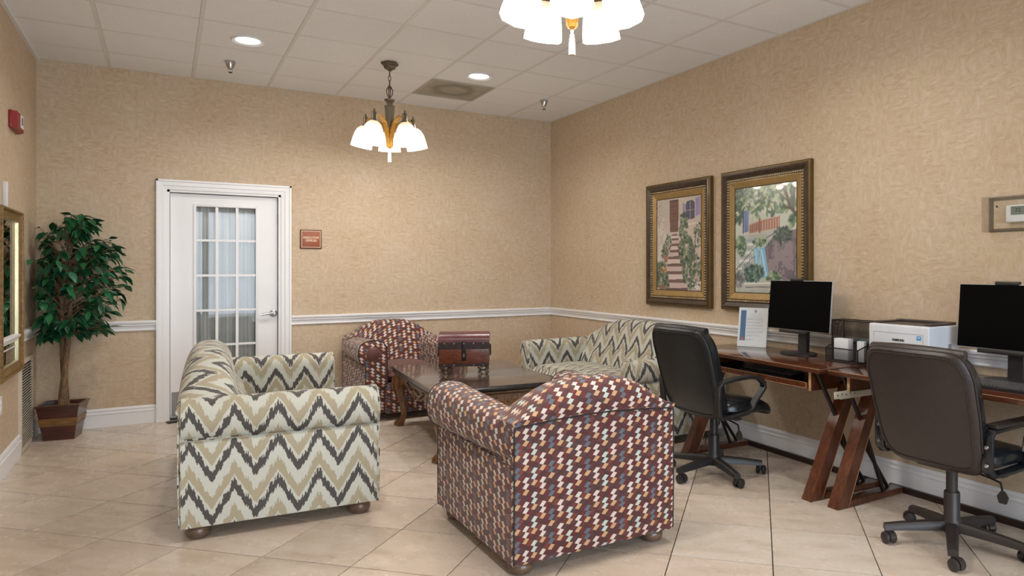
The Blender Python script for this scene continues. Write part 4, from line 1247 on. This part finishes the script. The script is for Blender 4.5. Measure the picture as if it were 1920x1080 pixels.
st = empty('sign_stand', (-0.158, -3.405, DZT), math.radians(22), label='clear acrylic stand holding a letter, on the desk beside the monitor', cat='sign stand')
tl = math.radians(9)
Rt = Matrix.Rotation(tl, 4, 'Y')
MB().box((0, 0, 0.144), (0.002, 0.226, 0.288)).xf(Rt).build('letter', M['paper'], st)
MB().box((-0.003, 0, 0.146), (0.002, 0.232, 0.292)).xf(Rt).build('acrylic_front', M['acrylic'], st)
MB().box((0.012, 0, 0.0015), (0.09, 0.232, 0.003)).build('acrylic_foot', M['acrylic'], st)
bl = MB().box((-0.0018, 0.075, 0.155), (0.001, 0.042, 0.225)).xf(Rt); bl.build('blue_band', M['blue_print'], st)
MB().box((-0.0026, 0.075, 0.058), (0.001, 0.020, 0.018)).xf(Rt).build('red_mark', M['red_print'], st)
MB().box((-0.0026, 0.075, 0.044), (0.001, 0.016, 0.003)).xf(Rt).build('band_text', M['paper'], st)
em = MB().tube([(-0.002, -0.018+0.007*math.cos(a), 0.262+0.007*math.sin(a)) for a in np.linspace(0, 2*PI, 17)[:-1]], 0.0022, 5, closed=True).xf(Rt); em.build('emblem', M['dark_print'], st)
tx = MB(); random.seed(3)
for z, a, b in [(0.242, -.062, .02), (0.226, -.07, .03), (0.212, -.08, .045), (0.205, -.078, .045), (0.198, -.08, .045), (0.183, -.08, .045), (0.176, -.06, .045), (0.160, -.08, .045), (0.153, -.07, .045), (0.138, -.08, .045), (0.131, -.05, .045), (0.115, -.08, .045), (0.108, -.08, .045), (0.101, -.02, .045), (0.084, -.06, .045), (0.077, .0, .045), (0.055, -.01, .045), (0.047, .01, .045)]:
    y = b
    while y > a:
        l = random.uniform(0.004, 0.012); l = min(l, y-a+0.001)
        tx.box((-0.0016, y-l/2, z), (0.0008, l, 0.0022)); y -= l+0.003
tx.xf(Rt); tag(tx.build('text_lines', M['grey_print'], st), kind='stuff')

# mesh organisers
def wire_box(name, loc, rotz, W_, D_, Hf, Hb, label, parts=None):
    """local: y width, front at x=-D; front height Hf, back height Hb"""
    r = empty(name, loc, rotz, label=label, cat='organizer')
    q = 0.0035; wires = MB()
    c = [(-D_, W_/2), (-D_, -W_/2), (0, -W_/2), (0, W_/2)]
    hs = [Hf, Hf, Hb, Hb]
    for k in range(4):
        a, b = c[k], c[(k+1) % 4]
        wires.tube([(a[0], a[1], q), (b[0], b[1], q)], q, 6); wires.tube([(a[0], a[1], hs[k]), (b[0], b[1], hs[(k+1) % 4])], q, 6)
        wires.tube([(a[0], a[1], q), (a[0], a[1], hs[k])], q, 6)
    wires.build('wire_frame', M['iron'], r)
    for k in range(4):
        a, b = c[k], c[(k+1) % 4]
        m = MB(); L = math.hypot(a[0]-b[0], a[1]-b[1])
        m.add([(a[0], a[1], q), (b[0], b[1], q), (b[0], b[1], hs[(k+1) % 4]), (a[0], a[1], hs[k])], [(0, 1, 2, 3)], [[(0, 0), (L, 0), (L, hs[(k+1) % 4]), (0, hs[k])]])
        m.build('mesh_panel', M['mesh'], r)
    m = MB(); m.add([(p[0], p[1], q) for p in c], [(0, 1, 2, 3)], [[(0, 0), (W_, 0), (W_, D_), (0, D_)]]); m.build('mesh_floor', M['mesh'], r)
    return r
fb = wire_box('file_box', (-0.048, -4.300, DZT), 0.0, 0.33, 0.115, 0.245, 0.245, 'tall black wire mesh file box against the wall behind the printer')
MB().tube([(-0.085+0.0*a, 0.165+0.002, 0.243) if False else (-0.060+0.026*math.cos(a), 0.1665, 0.243-0.030*math.sin(a)) for a in np.linspace(0, PI, 11)], 0.003, 6).build('finger_cut', M['iron'], fb)
cr = wire_box('card_tray', (-0.195, -4.325, DZT), 0.0, 0.235, 0.115, 0.085, 0.118, 'low black wire mesh tray of cards in front of the file box')
bx1 = MB().box((0, 0, 0.070), (0.050, 0.105, 0.132), 0.002)
tag(bx1.build('white_box', M['paper'], None, (-0.232, -4.278, DZT+0.004)), 'small white card box standing in the low mesh tray', 'box')
bx2 = MB().box((0, 0, 0.065), (0.022, 0.05, 0.125), 0.001)
c2 = tag(bx2.build('leaflet_stack', M['paper'], None, (-0.226, -4.405, DZT+0.004)), 'narrow stack of white and teal leaflets in the mesh tray by the printer', 'leaflets')
MB().box((0.014, 0, 0.066), (0.006, 0.05, 0.130)).build('teal_leaflet', M['teal'], c2)

# printer
prn = empty('laser_printer', (-0.225, -4.745, DZT), 0.0, label='light grey laser printer on the desk beside the monitor', cat='printer')
PW, PD, PH = 0.372, 0.285, 0.262
pm = MB()
pm.box((0, 0, PH/2), (PD, PW, PH), 0.010, 3); pm.build('body', M['printer'], prn)
tp = MB()
for s in (-1, 1): tp.box((0.01, s*(PW/2-0.03), PH+0.006), (PD-0.05, 0.04, 0.012), 0.004)
tp.box((PD/2-0.03, 0, PH+0.008), (0.05, PW-0.03, 0.016), 0.004); tp.build('top_frame', M['printer_dark'], prn)
MB().box((-0.015, 0, PH+0.001), (PD-0.09, PW-0.10, 0.003)).build('output_tray', M['printer_dark'], prn)
fl_ = MB()
z0p, z1p, yy = 0.035, PH-0.045, PW/2-0.035
for s in (-1, 1): fl_.box((-PD/2-0.0003, s*yy, (z0p+z1p)/2), (0.0012, 0.002, z1p-z0p)); fl_.box((-PD/2-0.0003, 0, z0p if s < 0 else z1p), (0.0012, 2*yy, 0.002))
fl_.build('tray_seam', M['grey_print'], prn)
text_part('SAMSUNG', 0.0175, M['dark_print'], prn, (-PD/2-0.0008, -0.005, 0.178), (PI/2, 0, -PI/2), 'lettering', bold=0.0006, sx=0.92)
MB().box((-PD/2-0.0006, -yy+0.022, 0.198), (0.0014, 0.026, 0.022)).build('energy_sticker', plain('sky_blue_sticker', srgb(70, 150, 210), 0.4, var=0.05), prn)
MB().box((-PD/2-0.0014, -yy+0.022, 0.200), (0.0010, 0.016, 0.006)).build('sticker_mark', M['paper'], prn)
vt = MB()
for k in range(9): vt.box((PD/2-0.095, -PW/2-0.0004, 0.085+k*0.009), (0.030, 0.0014, 0.004))
vt.build('side_vent', M['dark_print'], prn)

def keyboard(loc, rotz, label):
    r = empty('keyboard', loc, rotz, label=label, cat='keyboard', group='desktop keyboards')
    MB().prism([(-0.075, 0), (0.075, 0), (0.075, 0.022), (-0.055, 0.012), (-0.075, 0.010)], 'y', -0.222, 0.222).build('case', M['black_plastic'], r)
    k = MB()
    for row in range(6):
        x = 0.062-row*0.0192-(0.003 if row else 0); z = 0.022-(0.075-x)/0.13*0.010
        y = 0.212
        while y > -0.205:
            w = 0.0185
            if row == 5 and abs(y-0.06) < 0.02: w = 0.11
            if not (abs(y+0.085) < 0.006 or abs(y+0.15) < 0.005): k.box((x, y-w/2, z+0.003), (0.0165, w-0.003, 0.008))
            y -= w
    tag(k.build('keys', plain('key_caps', srgb(88, 86, 86), 0.4, var=0.1), r), kind='stuff')
keyboard((-0.42, -5.40, DZT+0.0005), 0.0, 'black keyboard lying on the desk below the monitor by the printer')
keyboard((-0.43, -3.86, DZT-0.1105), math.radians(-2), 'black keyboard pushed into the pull-out tray under the desk')

# ------------------------------------------------------------------ office chairs
def office_chair(loc, rotz, leather, plastic, armstyle, label, star, zoff=0.0):
    r = empty('office_chair', (loc[0], loc[1], 0), rotz, label=label, cat='office chair', group='swivel office chairs')
    # local: faces -y
    hub = MB().lathe([(0, 0.065), (0.040, 0.065), (0.046, 0.075), (0.046, 0.120), (0.036, 0.135), (0.036, 0.255), (0.033, 0.262), (0, 0.262)], seg=20, cap=False)
    hub.build('column_cover', plastic, r)
    MB().lathe([(0, 0.25), (0.026, 0.25), (0.026, 0.40+zoff), (0, 0.40+zoff)], seg=16, cap=False).build('gas_lift', plastic, r)
    for k in range(5):
        a = star+2*PI*k/5; d = Vector((math.cos(a), math.sin(a), 0)); R_ = 0.300
        m = MB(); rows = []
        for t in np.linspace(0, 1, 8):
            c = d*(0.02+(R_-0.01)*t); zt = 0.122-0.020*t-0.012*t*t; hh = 0.046-0.016*t; wv = 0.030-0.008*t
            sd = Vector((-d.y, d.x, 0))
            rows.append([c+sd*wv*x+Vector((0, 0, zt-hh*(0.5-0.5*z))) for x, z in ((-1, -1), (-0.95, 0.4), (-0.6, 1), (0.6, 1), (0.95, 0.4), (1, -1))])
        m.grid(rows, cv=True)
        b = len(m.v); m.f.append([b-6+i for i in range(6)]); m.sm.append(False); m.uv.append(None)
        m.build('base_arm', plastic, r)
        cc = d*R_
        cs = empty('caster', (cc.x, cc.y, 0)); cs.parent = r
        ca_ = a+random.uniform(0.3, 2.4); cs.rotation_euler = (0, 0, ca_)
        MB().tube([(0, 0, 0.045), (0, 0, 0.092)], 0.010, 8).build('stem', plastic, cs)
        hood = MB(); rws = []
        for t in np.linspace(-0.15*PI, 1.0*PI, 9):
            rws.append([(0.018+0.031*math.cos(t), y, 0.029+0.030*math.sin(t)) for y in (-0.010, -0.004, 0.004, 0.010)])
        hood.grid(rws); hood.build('hood', plastic, cs)
        for q in (-1, 1):
            MB().lathe([(0, -0.011), (0.020, -0.011), (0.0275, -0.007), (0.029, 0), (0.0275, 0.007), (0.020, 0.010), (0, 0.0115*1)], seg=18, axis='y', cap=False, c=(0.018, q*0.019, 0.029)).build('wheel', plastic, cs)
    SZ = 0.415+zoff
    MB().box((0, 0.0, SZ-0.012), (0.20, 0.26, 0.028), 0.006).build('seat_plate', plastic, r)
    lv = MB().tube([(-0.06, 0.02, SZ-0.02), (-0.20, 0.03, SZ-0.035), (-0.245, 0.03, SZ-0.045), (-0.255, 0.03, SZ-0.085)], 0.005, 8)
    lo = lv.build('tilt_lever', M['iron'], r)
    MB().prism([(-0.015, -0.03), (0.015, -0.03), (0.024, 0.0), (0.008, 0.024), (-0.008, 0.024), (-0.024, 0.0)], 'y', -0.006, 0.006).xf(Matrix.Translation((-0.255, 0.03, SZ-0.105))).build('lever_paddle', M['black_plastic'], lo)
    # seat: superellipse pillow
    rows = []
    NS = 32
    for v, sc in ((0.0, 0.72), (0.012, 0.92), (0.035, 1.0), (0.062, 1.0), (0.082, 0.955), (0.094, 0.82), (0.099, 0.5), (0.100, 0.02)):
        row = []
        for k in range(NS):
            a = 2*PI*k/NS; ca, sa = math.cos(a), math.sin(a)
            x = 0.255*math.copysign(abs(ca)**0.55, ca)*sc; y = 0.240*math.copysign(abs(sa)**0.6, sa)*sc-0.105
            z = SZ+v-0.030*max(0, (-y-0.12)/0.14)**2*(1 if v > 0.02 else 0.3)
            row.append((x, y, z))
        rows.append(row)
    sm_ = MB().grid(rows, cv=True); sm_.f.append([len(sm_.v)-len(rows)*NS+k for k in range(NS)]); sm_.sm.append(False); sm_.uv.append(None)
    sm_.build('seat_cushion', M['black_vinyl'], r)
    # back: panel shape with lean; local frame t along height
    ZB0, ZB1 = 0.405+zoff, 0.965+zoff
    def cen(t): return 0.205+0.035*math.sin(t*PI*0.5)+0.10*t*t+(-0.055*(1-t)**6)
    def hw(t): return 0.236+0.030*math.sin(min(1, t*1.15)*PI*0.62)-0.018*max(0, t-0.8)/0.2
    def outline(inset):
        pts = []
        n = 64
        for k in range(n):
            a = 2*PI*k/n; ca, sa = math.cos(a), math.sin(a)
            u = math.copysign(abs(ca)**0.24, ca); v = math.copysign(abs(sa)**0.24, sa)
            pts.append((u, v))
        return pts
    def pos(u, v, off, ins):
        t = 0.5+0.5*v*(1-ins/0.28); t = min(max(t, 0), 1)
        x = u*(hw(t)-ins)
        y = cen(t)+off-0.020*(u*u)*(1)
        z = ZB0+(ZB1-ZB0)*t
        return (x, y, z)
    ol_ = outline(0)
    shell = MB()
    shell.grid([[pos(u, v, -0.012, 0.004) for u, v in ol_], [pos(u, v, 0.004, 0.0) for u, v in ol_], [pos(u, v, 0.020, 0.012) for u, v in ol_], [pos(u, v, 0.025, 0.030) for u, v in ol_]], cv=True)
    shell.grid([[pos(u*k, v*k, 0.025+0.008*(1-k**3), 0.030) for u, v in ol_] for k in (1.0, 0.9, 0.75, 0.55, 0.3, 0.001)], cv=True)
    bo = shell.build('back_shell', leather, r)
    MB().tube([pos(u, v, 0.0255, 0.024) for u, v in ol_], 0.0036, 6, closed=True).build('piping', leather, bo)
    MB().tube([pos(u, v, -0.006, -0.001) for u, v in ol_], 0.0048, 6, closed=True).build('piping', leather, bo)
    cu_ = MB()
    cu_.grid([[pos(u, v, -0.010, 0.004) for u, v in ol_], [pos(u, v, -0.040, 0.0) for u, v in ol_], [pos(u, v, -0.068, 0.010) for u, v in ol_], [pos(u, v, -0.084, 0.032) for u, v in ol_]], cv=True)
    cu_.grid([[pos(u*k, v*k, -0.084-0.030*(1-k**3), 0.032) for u, v in ol_] for k in (1.0, 0.9, 0.75, 0.55, 0.3, 0.001)], cv=True)
    cu_.build('back_cushion', M['black_vinyl'], r)
    # top roll fold
    MB().tube([pos(u, 0.955, -0.038, 0.0) for u in np.linspace(-0.93, 0.93, 13)], [0.020+0.014*math.cos(u*1.3) for u in np.linspace(-0.9, 0.9, 13)], 10).build('head_roll', leather, bo)
    # arms
    for s in (-1, 1):
        X = s*(0.258 if armstyle == 'loop' else 0.268)
        if armstyle == 'loop':
            path = [(X, 0.215, SZ+0.030), (X, 0.225, SZ+0.12), (X*1.03, 0.225, SZ+0.205), (X*1.05, 0.205, SZ+0.232), (X*1.06, 0.10, SZ+0.246), (X*1.06, -0.02, SZ+0.250), (X*1.06, -0.10, SZ+0.238), (X*1.05, -0.15, SZ+0.205), (X*1.04, -0.158, SZ+0.170), (X*1.02, -0.125, SZ+0.130), (X, -0.085, SZ+0.085), (X, -0.065, SZ+0.045), (X*0.98, -0.02, SZ+0.025), (X*0.97, 0.10, SZ+0.012), (X*0.98, 0.19, SZ+0.012)]
            path = [(x, y-0.012, z) for x, y, z in path]
            wd = 0.044
        else:
            path = [(X, 0.150, SZ+0.012), (X, 0.172, SZ+0.035), (X, 0.176, SZ+0.10), (X, 0.174, SZ+0.185), (X, 0.155, SZ+0.205), (X, 0.06, SZ+0.208), (X, -0.10, SZ+0.212), (X, -0.17, SZ+0.205), (X, -0.192, SZ+0.180), (X, -0.170, SZ+0.120), (X, -0.145, SZ+0.035), (X, -0.12, SZ+0.012), (X, 0.02, SZ+0.008)]
            wd = 0.050
        m = MB(); P_ = [Vector(p) for p in path]; n = len(P_); rws = []
        th = 0.024 if armstyle == 'loop' else 0.020
        for i in range(n):
            t = (P_[(i+1) % n]-P_[i-1]).normalized(); sd = Vector((1, 0, 0)); nn = t.cross(sd).normalized()
            rws.append([P_[i]+sd*wd/2*a+nn*th/2*b for a, b in ((-1, -0.6), (-0.8, -1), (0.8, -1), (1, -0.6), (1, 0.6), (0.8, 1), (-0.8, 1), (-1, 0.6))])
        m.grid(rws, cu=True, cv=True)
        ao = m.build('armrest', plastic if armstyle == 'loop' else M['black_vinyl'], r)
        if armstyle != 'loop':
            MB().box((X, -0.02, SZ+0.226), (0.056, 0.34, 0.020), 0.008).build('arm_pad', leather, ao)
            for z in (0.06, 0.14): MB().lathe([(0, 0), (0.010, 0), (0.008, 0.005), (0, 0.006)], seg=12, cap=False).xf(Matrix.Translation((X, 0.186, SZ+z)) @ Matrix.Rotation(-PI/2, 4, 'X')).build('bolt', M['chrome'], ao)
        MB().box((s*0.235, 0.06, SZ-0.002), (0.10, 0.05, 0.012), 0.003).build('arm_bracket', plastic, ao)
    return r
office_chair((-0.795, -3.715), math.radians(92), M['black_leather'], M['black_plastic'], 'loop', 'black leather swivel office chair with loop arms, by the sign stand desk', math.radians(92), 0.0)
office_chair((-0.595, -5.195), math.radians(90), M['brown_leather'], M['brown_plastic'], 'frame', 'dark brown leather swivel office chair in front of the printer', math.radians(50), 0.0)

# ------------------------------------------------------------------ ficus
pt = empty('potted_ficus', (-4.520, -0.275, 0), math.radians(-9), label='leafy green ficus tree in a square dark pot in the corner', cat='plant')
def frustum(z0, z1, prof_w, inner=None):
    rows = []
    for sx, sy in ((-1, -1), (1, -1), (1, 1), (-1, 1)):
        rows.append([(sx*w/2, sy*w/2, z) for w, z in prof_w])
    return MB().grid(rows, cu=True, smooth=False)
def pw(z): return 0.200+(0.275-0.200)*z/0.272
mb = frustum(0, 0, [(0.02, 0.0), (pw(0), 0.0), (pw(.262), .262), (pw(.262)+.016, .262), (pw(.272)+.018, .275), (pw(.272)-.02, .275), (pw(.24)-.02, .235), (0.02, .235)])
mb.build('pot', M['pot'], pt)
frustum(0, 0, [(pw(.110)-.004, .110), (pw(.110)+.008, .112), (pw(.175)+.008, .172), (pw(.175)-.004, .175)]).build('bark_band', M['pot_band'], pt)
ms = []
for j in range(9):
    ms.append([((-1+2*i/8)*0.128, (-1+2*j/8)*0.128, 0.240+0.016*random.random()) for i in range(9)])
MB().grid([[(x*0.86, y*0.86, z) for x, y, z in r_] for r_ in ms]).build('moss', M['moss'], pt)
tr = MB()
def twist(ph, r0, z):
    return (r0*math.cos(ph+z*3.4)+0.020*z, r0*math.sin(ph+z*3.4), z)
for ph, r0 in ((0.2, 0.022), (0.2+PI, 0.022)):
    zs_ = np.linspace(0.22, 1.35, 22)
    tr.tube([twist(ph, r0*(1+0.5*max(0, z-0.85)*3), z) for z in zs_], [0.026-0.014*((z-0.22)/1.13) for z in zs_], 8)
tr.build('trunk', M['trunk'], pt)
# crown
CC = Vector((0.040, 0.0, 1.30)); rotp = Matrix.Rotation(math.radians(-9), 3, 'Z')
def world_ok(p):
    w = rotp @ Vector(p)
    return -RW+0.03 < w.x-4.520 and w.y-0.275 < -0.03
tw = MB(); leaves = []
random.seed(21)
tries = 0
while len(leaves) < 1050 and tries < 1500:
    tries += 1
    z = random.uniform(0.80, 1.78); t = (z-0.78)/1.0
    # crown radius by height, wide in the upper middle
    R_ = 0.375*math.sin(PI*min(1, max(0.05, t*0.80+0.14)))**0.8
    a = random.uniform(0, 2*PI)
    tip = Vector((CC.x+R_*math.cos(a)*1.0, CC.y+R_*math.sin(a)*0.95, z))
    if not world_ok(tip): tip = Vector((CC.x+R_*0.55*math.cos(a), CC.y+R_*0.55*math.sin(a), z))
    if not world_ok(tip): continue
    st_ = Vector(twist(0, 0.01, max(0.78, z-random.uniform(0.10, 0.28)-0.05)))
    mid = (st_+tip)/2+Vector((0, 0, 0.06))
    pth = [st_*(1-q)**2+mid*2*q*(1-q)+tip*q*q for q in np.linspace(0, 1, 7)]
    tw.tube(pth, [0.006, 0.005, 0.0045, 0.004, 0.003, 0.0025, 0.0015], 5)
    for q in np.linspace(0.42, 1.0, 8):
        b = st_*(1-q)**2+mid*2*q*(1-q)+tip*q*q
        dirv = (tip-st_); dirv.z *= 0.3
        az = math.atan2(dirv.y, dirv.x)+random.uniform(-1.3, 1.3)
        pitch = random.uniform(-1.0, 0.25)
        L = random.uniform(0.075, 0.118)
        end = b+Vector((math.cos(az)*math.cos(pitch), math.sin(az)*math.cos(pitch), math.sin(pitch)))*L
        if not world_ok(end) or not world_ok(b): continue
        leaves.append((b.copy(), az, pitch, random.uniform(-0.7, 0.7), L))
tw.build('branches', M['trunk'], pt)
lm = MB(); lrows = []
for t, wv in ((0, 0.003), (0.12, 0.10), (0.32, 0.215), (0.55, 0.215), (0.78, 0.12), (1.0, 0.004)):
    dz = -0.16*t*t
    lrows.append([(t, -wv, dz+0.05*wv/0.2), (t, 0, dz), (t, wv, dz+0.05*wv/0.2)])
lm.grid(lrows, smooth=True)
leaf_me = lm.mesh('leaf'); leaf_me.materials.append(M['leaf'])
def leaf_m(b, az, pitch, roll, L):
    return Matrix.Translation(b) @ Matrix.Rotation(az, 4, 'Z') @ Matrix.Rotation(-pitch, 4, 'Y') @ Matrix.Rotation(roll, 4, 'X') @ Matrix.Diagonal((L, L, L, 1))
cdir = rotp.inverted() @ (Vector(cam.location)-Vector((-4.520, -0.275, 0)))
cdir.z = 0; cdir.normalize()
leaves.sort(key=lambda l: -(l[0]-CC).dot(cdir))
for l in leaves[:298]: inst(leaf_me, 'leaf', pt, leaf_m(*l))
rest = MB()
for l in leaves[298:]:
    m_ = leaf_m(*l); n0 = len(rest.v)
    rest.grid(lrows, smooth=True); rest.xf(m_, n0)
if rest.v: tag(rest.build('inner_leaves', M['leaf'], pt, sharp=False), kind='stuff')

# ------------------------------------------------------------------ chandeliers
def chandelier(loc, drop, phase, label):
    zf = RH-drop         # bottom of finial
    r = empty('chandelier', (loc[0], loc[1], zf), 0.0, label=label, cat='chandelier', group='five shade chandeliers')
    top = drop
    MB().lathe([(0, top), (0.070, top), (0.074, top-0.010), (0.066, top-0.022), (0.050, top-0.030), (0.048, top-0.048), (0.030, top-0.056), (0.010, top-0.070), (0, top-0.070)], seg=6, smooth=False, cap=False).build('canopy', M['bronze'], r)
    # chain of links
    zc = top-0.066; k = 0
    zstop = 0.580
    while zc > zstop+0.05:
        L = 0.048
        pts = []
        for a in np.linspace(0, 2*PI, 15)[:-1]:
            u, w = 0.0105*math.cos(a), (L/2)*math.sin(a)
            pts.append((u, 0, zc-L/2+w) if k % 2 else (0, u, zc-L/2+w))
        MB().tube(pts, 0.0030, 6, closed=True).build('chain_link', M['bronze'], r); zc -= L-0.008; k += 1
    lp = MB()
    for a in (0, PI/2, PI, 1.5*PI):
        lp.tube([(0.005*math.cos(a), 0.005*math.sin(a), zstop+0.052), (0.026*math.cos(a), 0.026*math.sin(a), zstop+0.015), (0.022*math.cos(a), 0.022*math.sin(a), zstop-0.020), (0.004*math.cos(a), 0.004*math.sin(a), zstop-0.050)], 0.0042, 6)
    lp.tube([(0, 0, zstop-0.045), (0, 0, 0.51)], 0.004, 6); lp.build('loop', M['bronze'], r)
    MB().lathe([(0, 0.518), (0.044, 0.518), (0.042, 0.506), (0.026, 0.490), (0.026, 0.468), (0.044, 0.464), (0.044, 0.456), (0.041, 0.450), (0.034, 0.345), (0.014, 0.285), (0, 0.280)], seg=6, smooth=False, cap=False).build('column', M['bronze'], r)
    for q in range(5):
        a = phase+2*PI*q/5; d = Vector((math.cos(a), math.sin(a), 0)); sd = Vector((-d.y, d.x, 0))
        pth = [(0.016, 0.125), (0.020, 0.19), (0.036, 0.265), (0.066, 0.320), (0.105, 0.350), (0.140, 0.360), (0.178, 0.350), (0.202, 0.328)]
        m = MB().bar([d*x+Vector((0, 0, z)) for x, z in pth], 0.034, 0.012, sd, smooth=False)
        m.build('arm', M['arm_gold'], r)
        C0 = d*0.200
        fit = MB().lathe([(0, 0.398), (0.006, 0.400), (0.009, 0.391), (0.005, 0.382), (0.013, 0.376), (0.021, 0.372), (0.021, 0.320), (0.030, 0.308), (0.034, 0.290), (0, 0.270)], (C0.x, C0.y, 0), 12, cap=False)
        fit.build('socket_cap', M['bronze'], r)
        # bell shade with an eight-sided rim, tilted outward
        rows = []
        for (rad, z, k8) in ((0.020, 0.0, 0), (0.040, -0.008, 0), (0.060, -0.030, 0.1), (0.075, -0.065, 0.4), (0.082, -0.105, 0.7), (0.087, -0.150, 1), (0.089, -0.178, 1), (0.085, -0.178, 1), (0.082, -0.148, 1), (0.077, -0.105, .7), (0.055, -0.034, 0.1), (0.018, -0.010, 0)):
            row = []
            for i in range(40):
                t = 2*PI*i/40; o8 = math.cos(PI/8)/math.cos((t % (PI/4))-PI/8)
                rr = rad*(1+k8*(o8*1.04-1)); row.append((rr*math.cos(t), rr*math.sin(t), z))
            rows.append(row)
        tilt = Matrix.Translation(C0+Vector((0, 0, 0.300))) @ Matrix.Rotation(a, 4, 'Z') @ Matrix.Rotation(-0.22, 4, 'Y')
        sh = MB().grid(rows, cv=True); so = sh.build('glass_shade', M['shade'], r, sharp=False); so.matrix_local = tilt
        ld = bpy.data.lights.new('bulb', 'POINT'); ld.energy = BULB_W; ld.color = (1.0, 0.91, 0.80); ld.shadow_soft_size = 0.05
        lo = bpy.data.objects.new('bulb', ld); COL.objects.link(lo); lo.parent = r; lo.location = tilt @ Vector((0, 0, -0.19))
    MB().lathe([(0, 0.285), (0.018, 0.285), (0.026, 0.24), (0.030, 0.140), (0.022, 0.122), (0.0, 0.108)], seg=6, smooth=False, cap=False).build('spindle', M['arm_gold'], r)
    MB().lathe([(0, 0.115), (0.006, 0.112), (0.008, 0.104), (0.005, 0.096), (0.011, 0.088), (0.009, 0.080), (0.013, 0.072), (0.012, 0.060), (0.0135, 0.056), (0.0145, 0.0), (0.0, 0.0)], seg=14, cap=False).build('finial', M['finial'], r)
    return r
chandelier((-2.247, -1.374), 0.822, math.radians(74.7), 'bronze five shade chandelier hanging over the sofas near the back wall')
chandelier((-2.285, -4.46), 0.750, math.radians(-120), 'bronze five shade chandelier hanging over the armchair with its back turned')

# ------------------------------------------------------------------ small floor pads
for i, (x, y, rz) in enumerate(((-3.655, -1.72, 0.3), (-3.75, -0.10, 0.2))):
    r = tag(MB().box((0, 0, 0.003), (0.14, 0.09, 0.006), 0.002).build('floor_plate', M['iron'], None, (x, y, 0.0), rz),
        ('small dark metal plate on the floor behind the chevron loveseat', 'small dark metal plate on the floor at the door sill')[i], 'floor plate', 'dark floor plates')
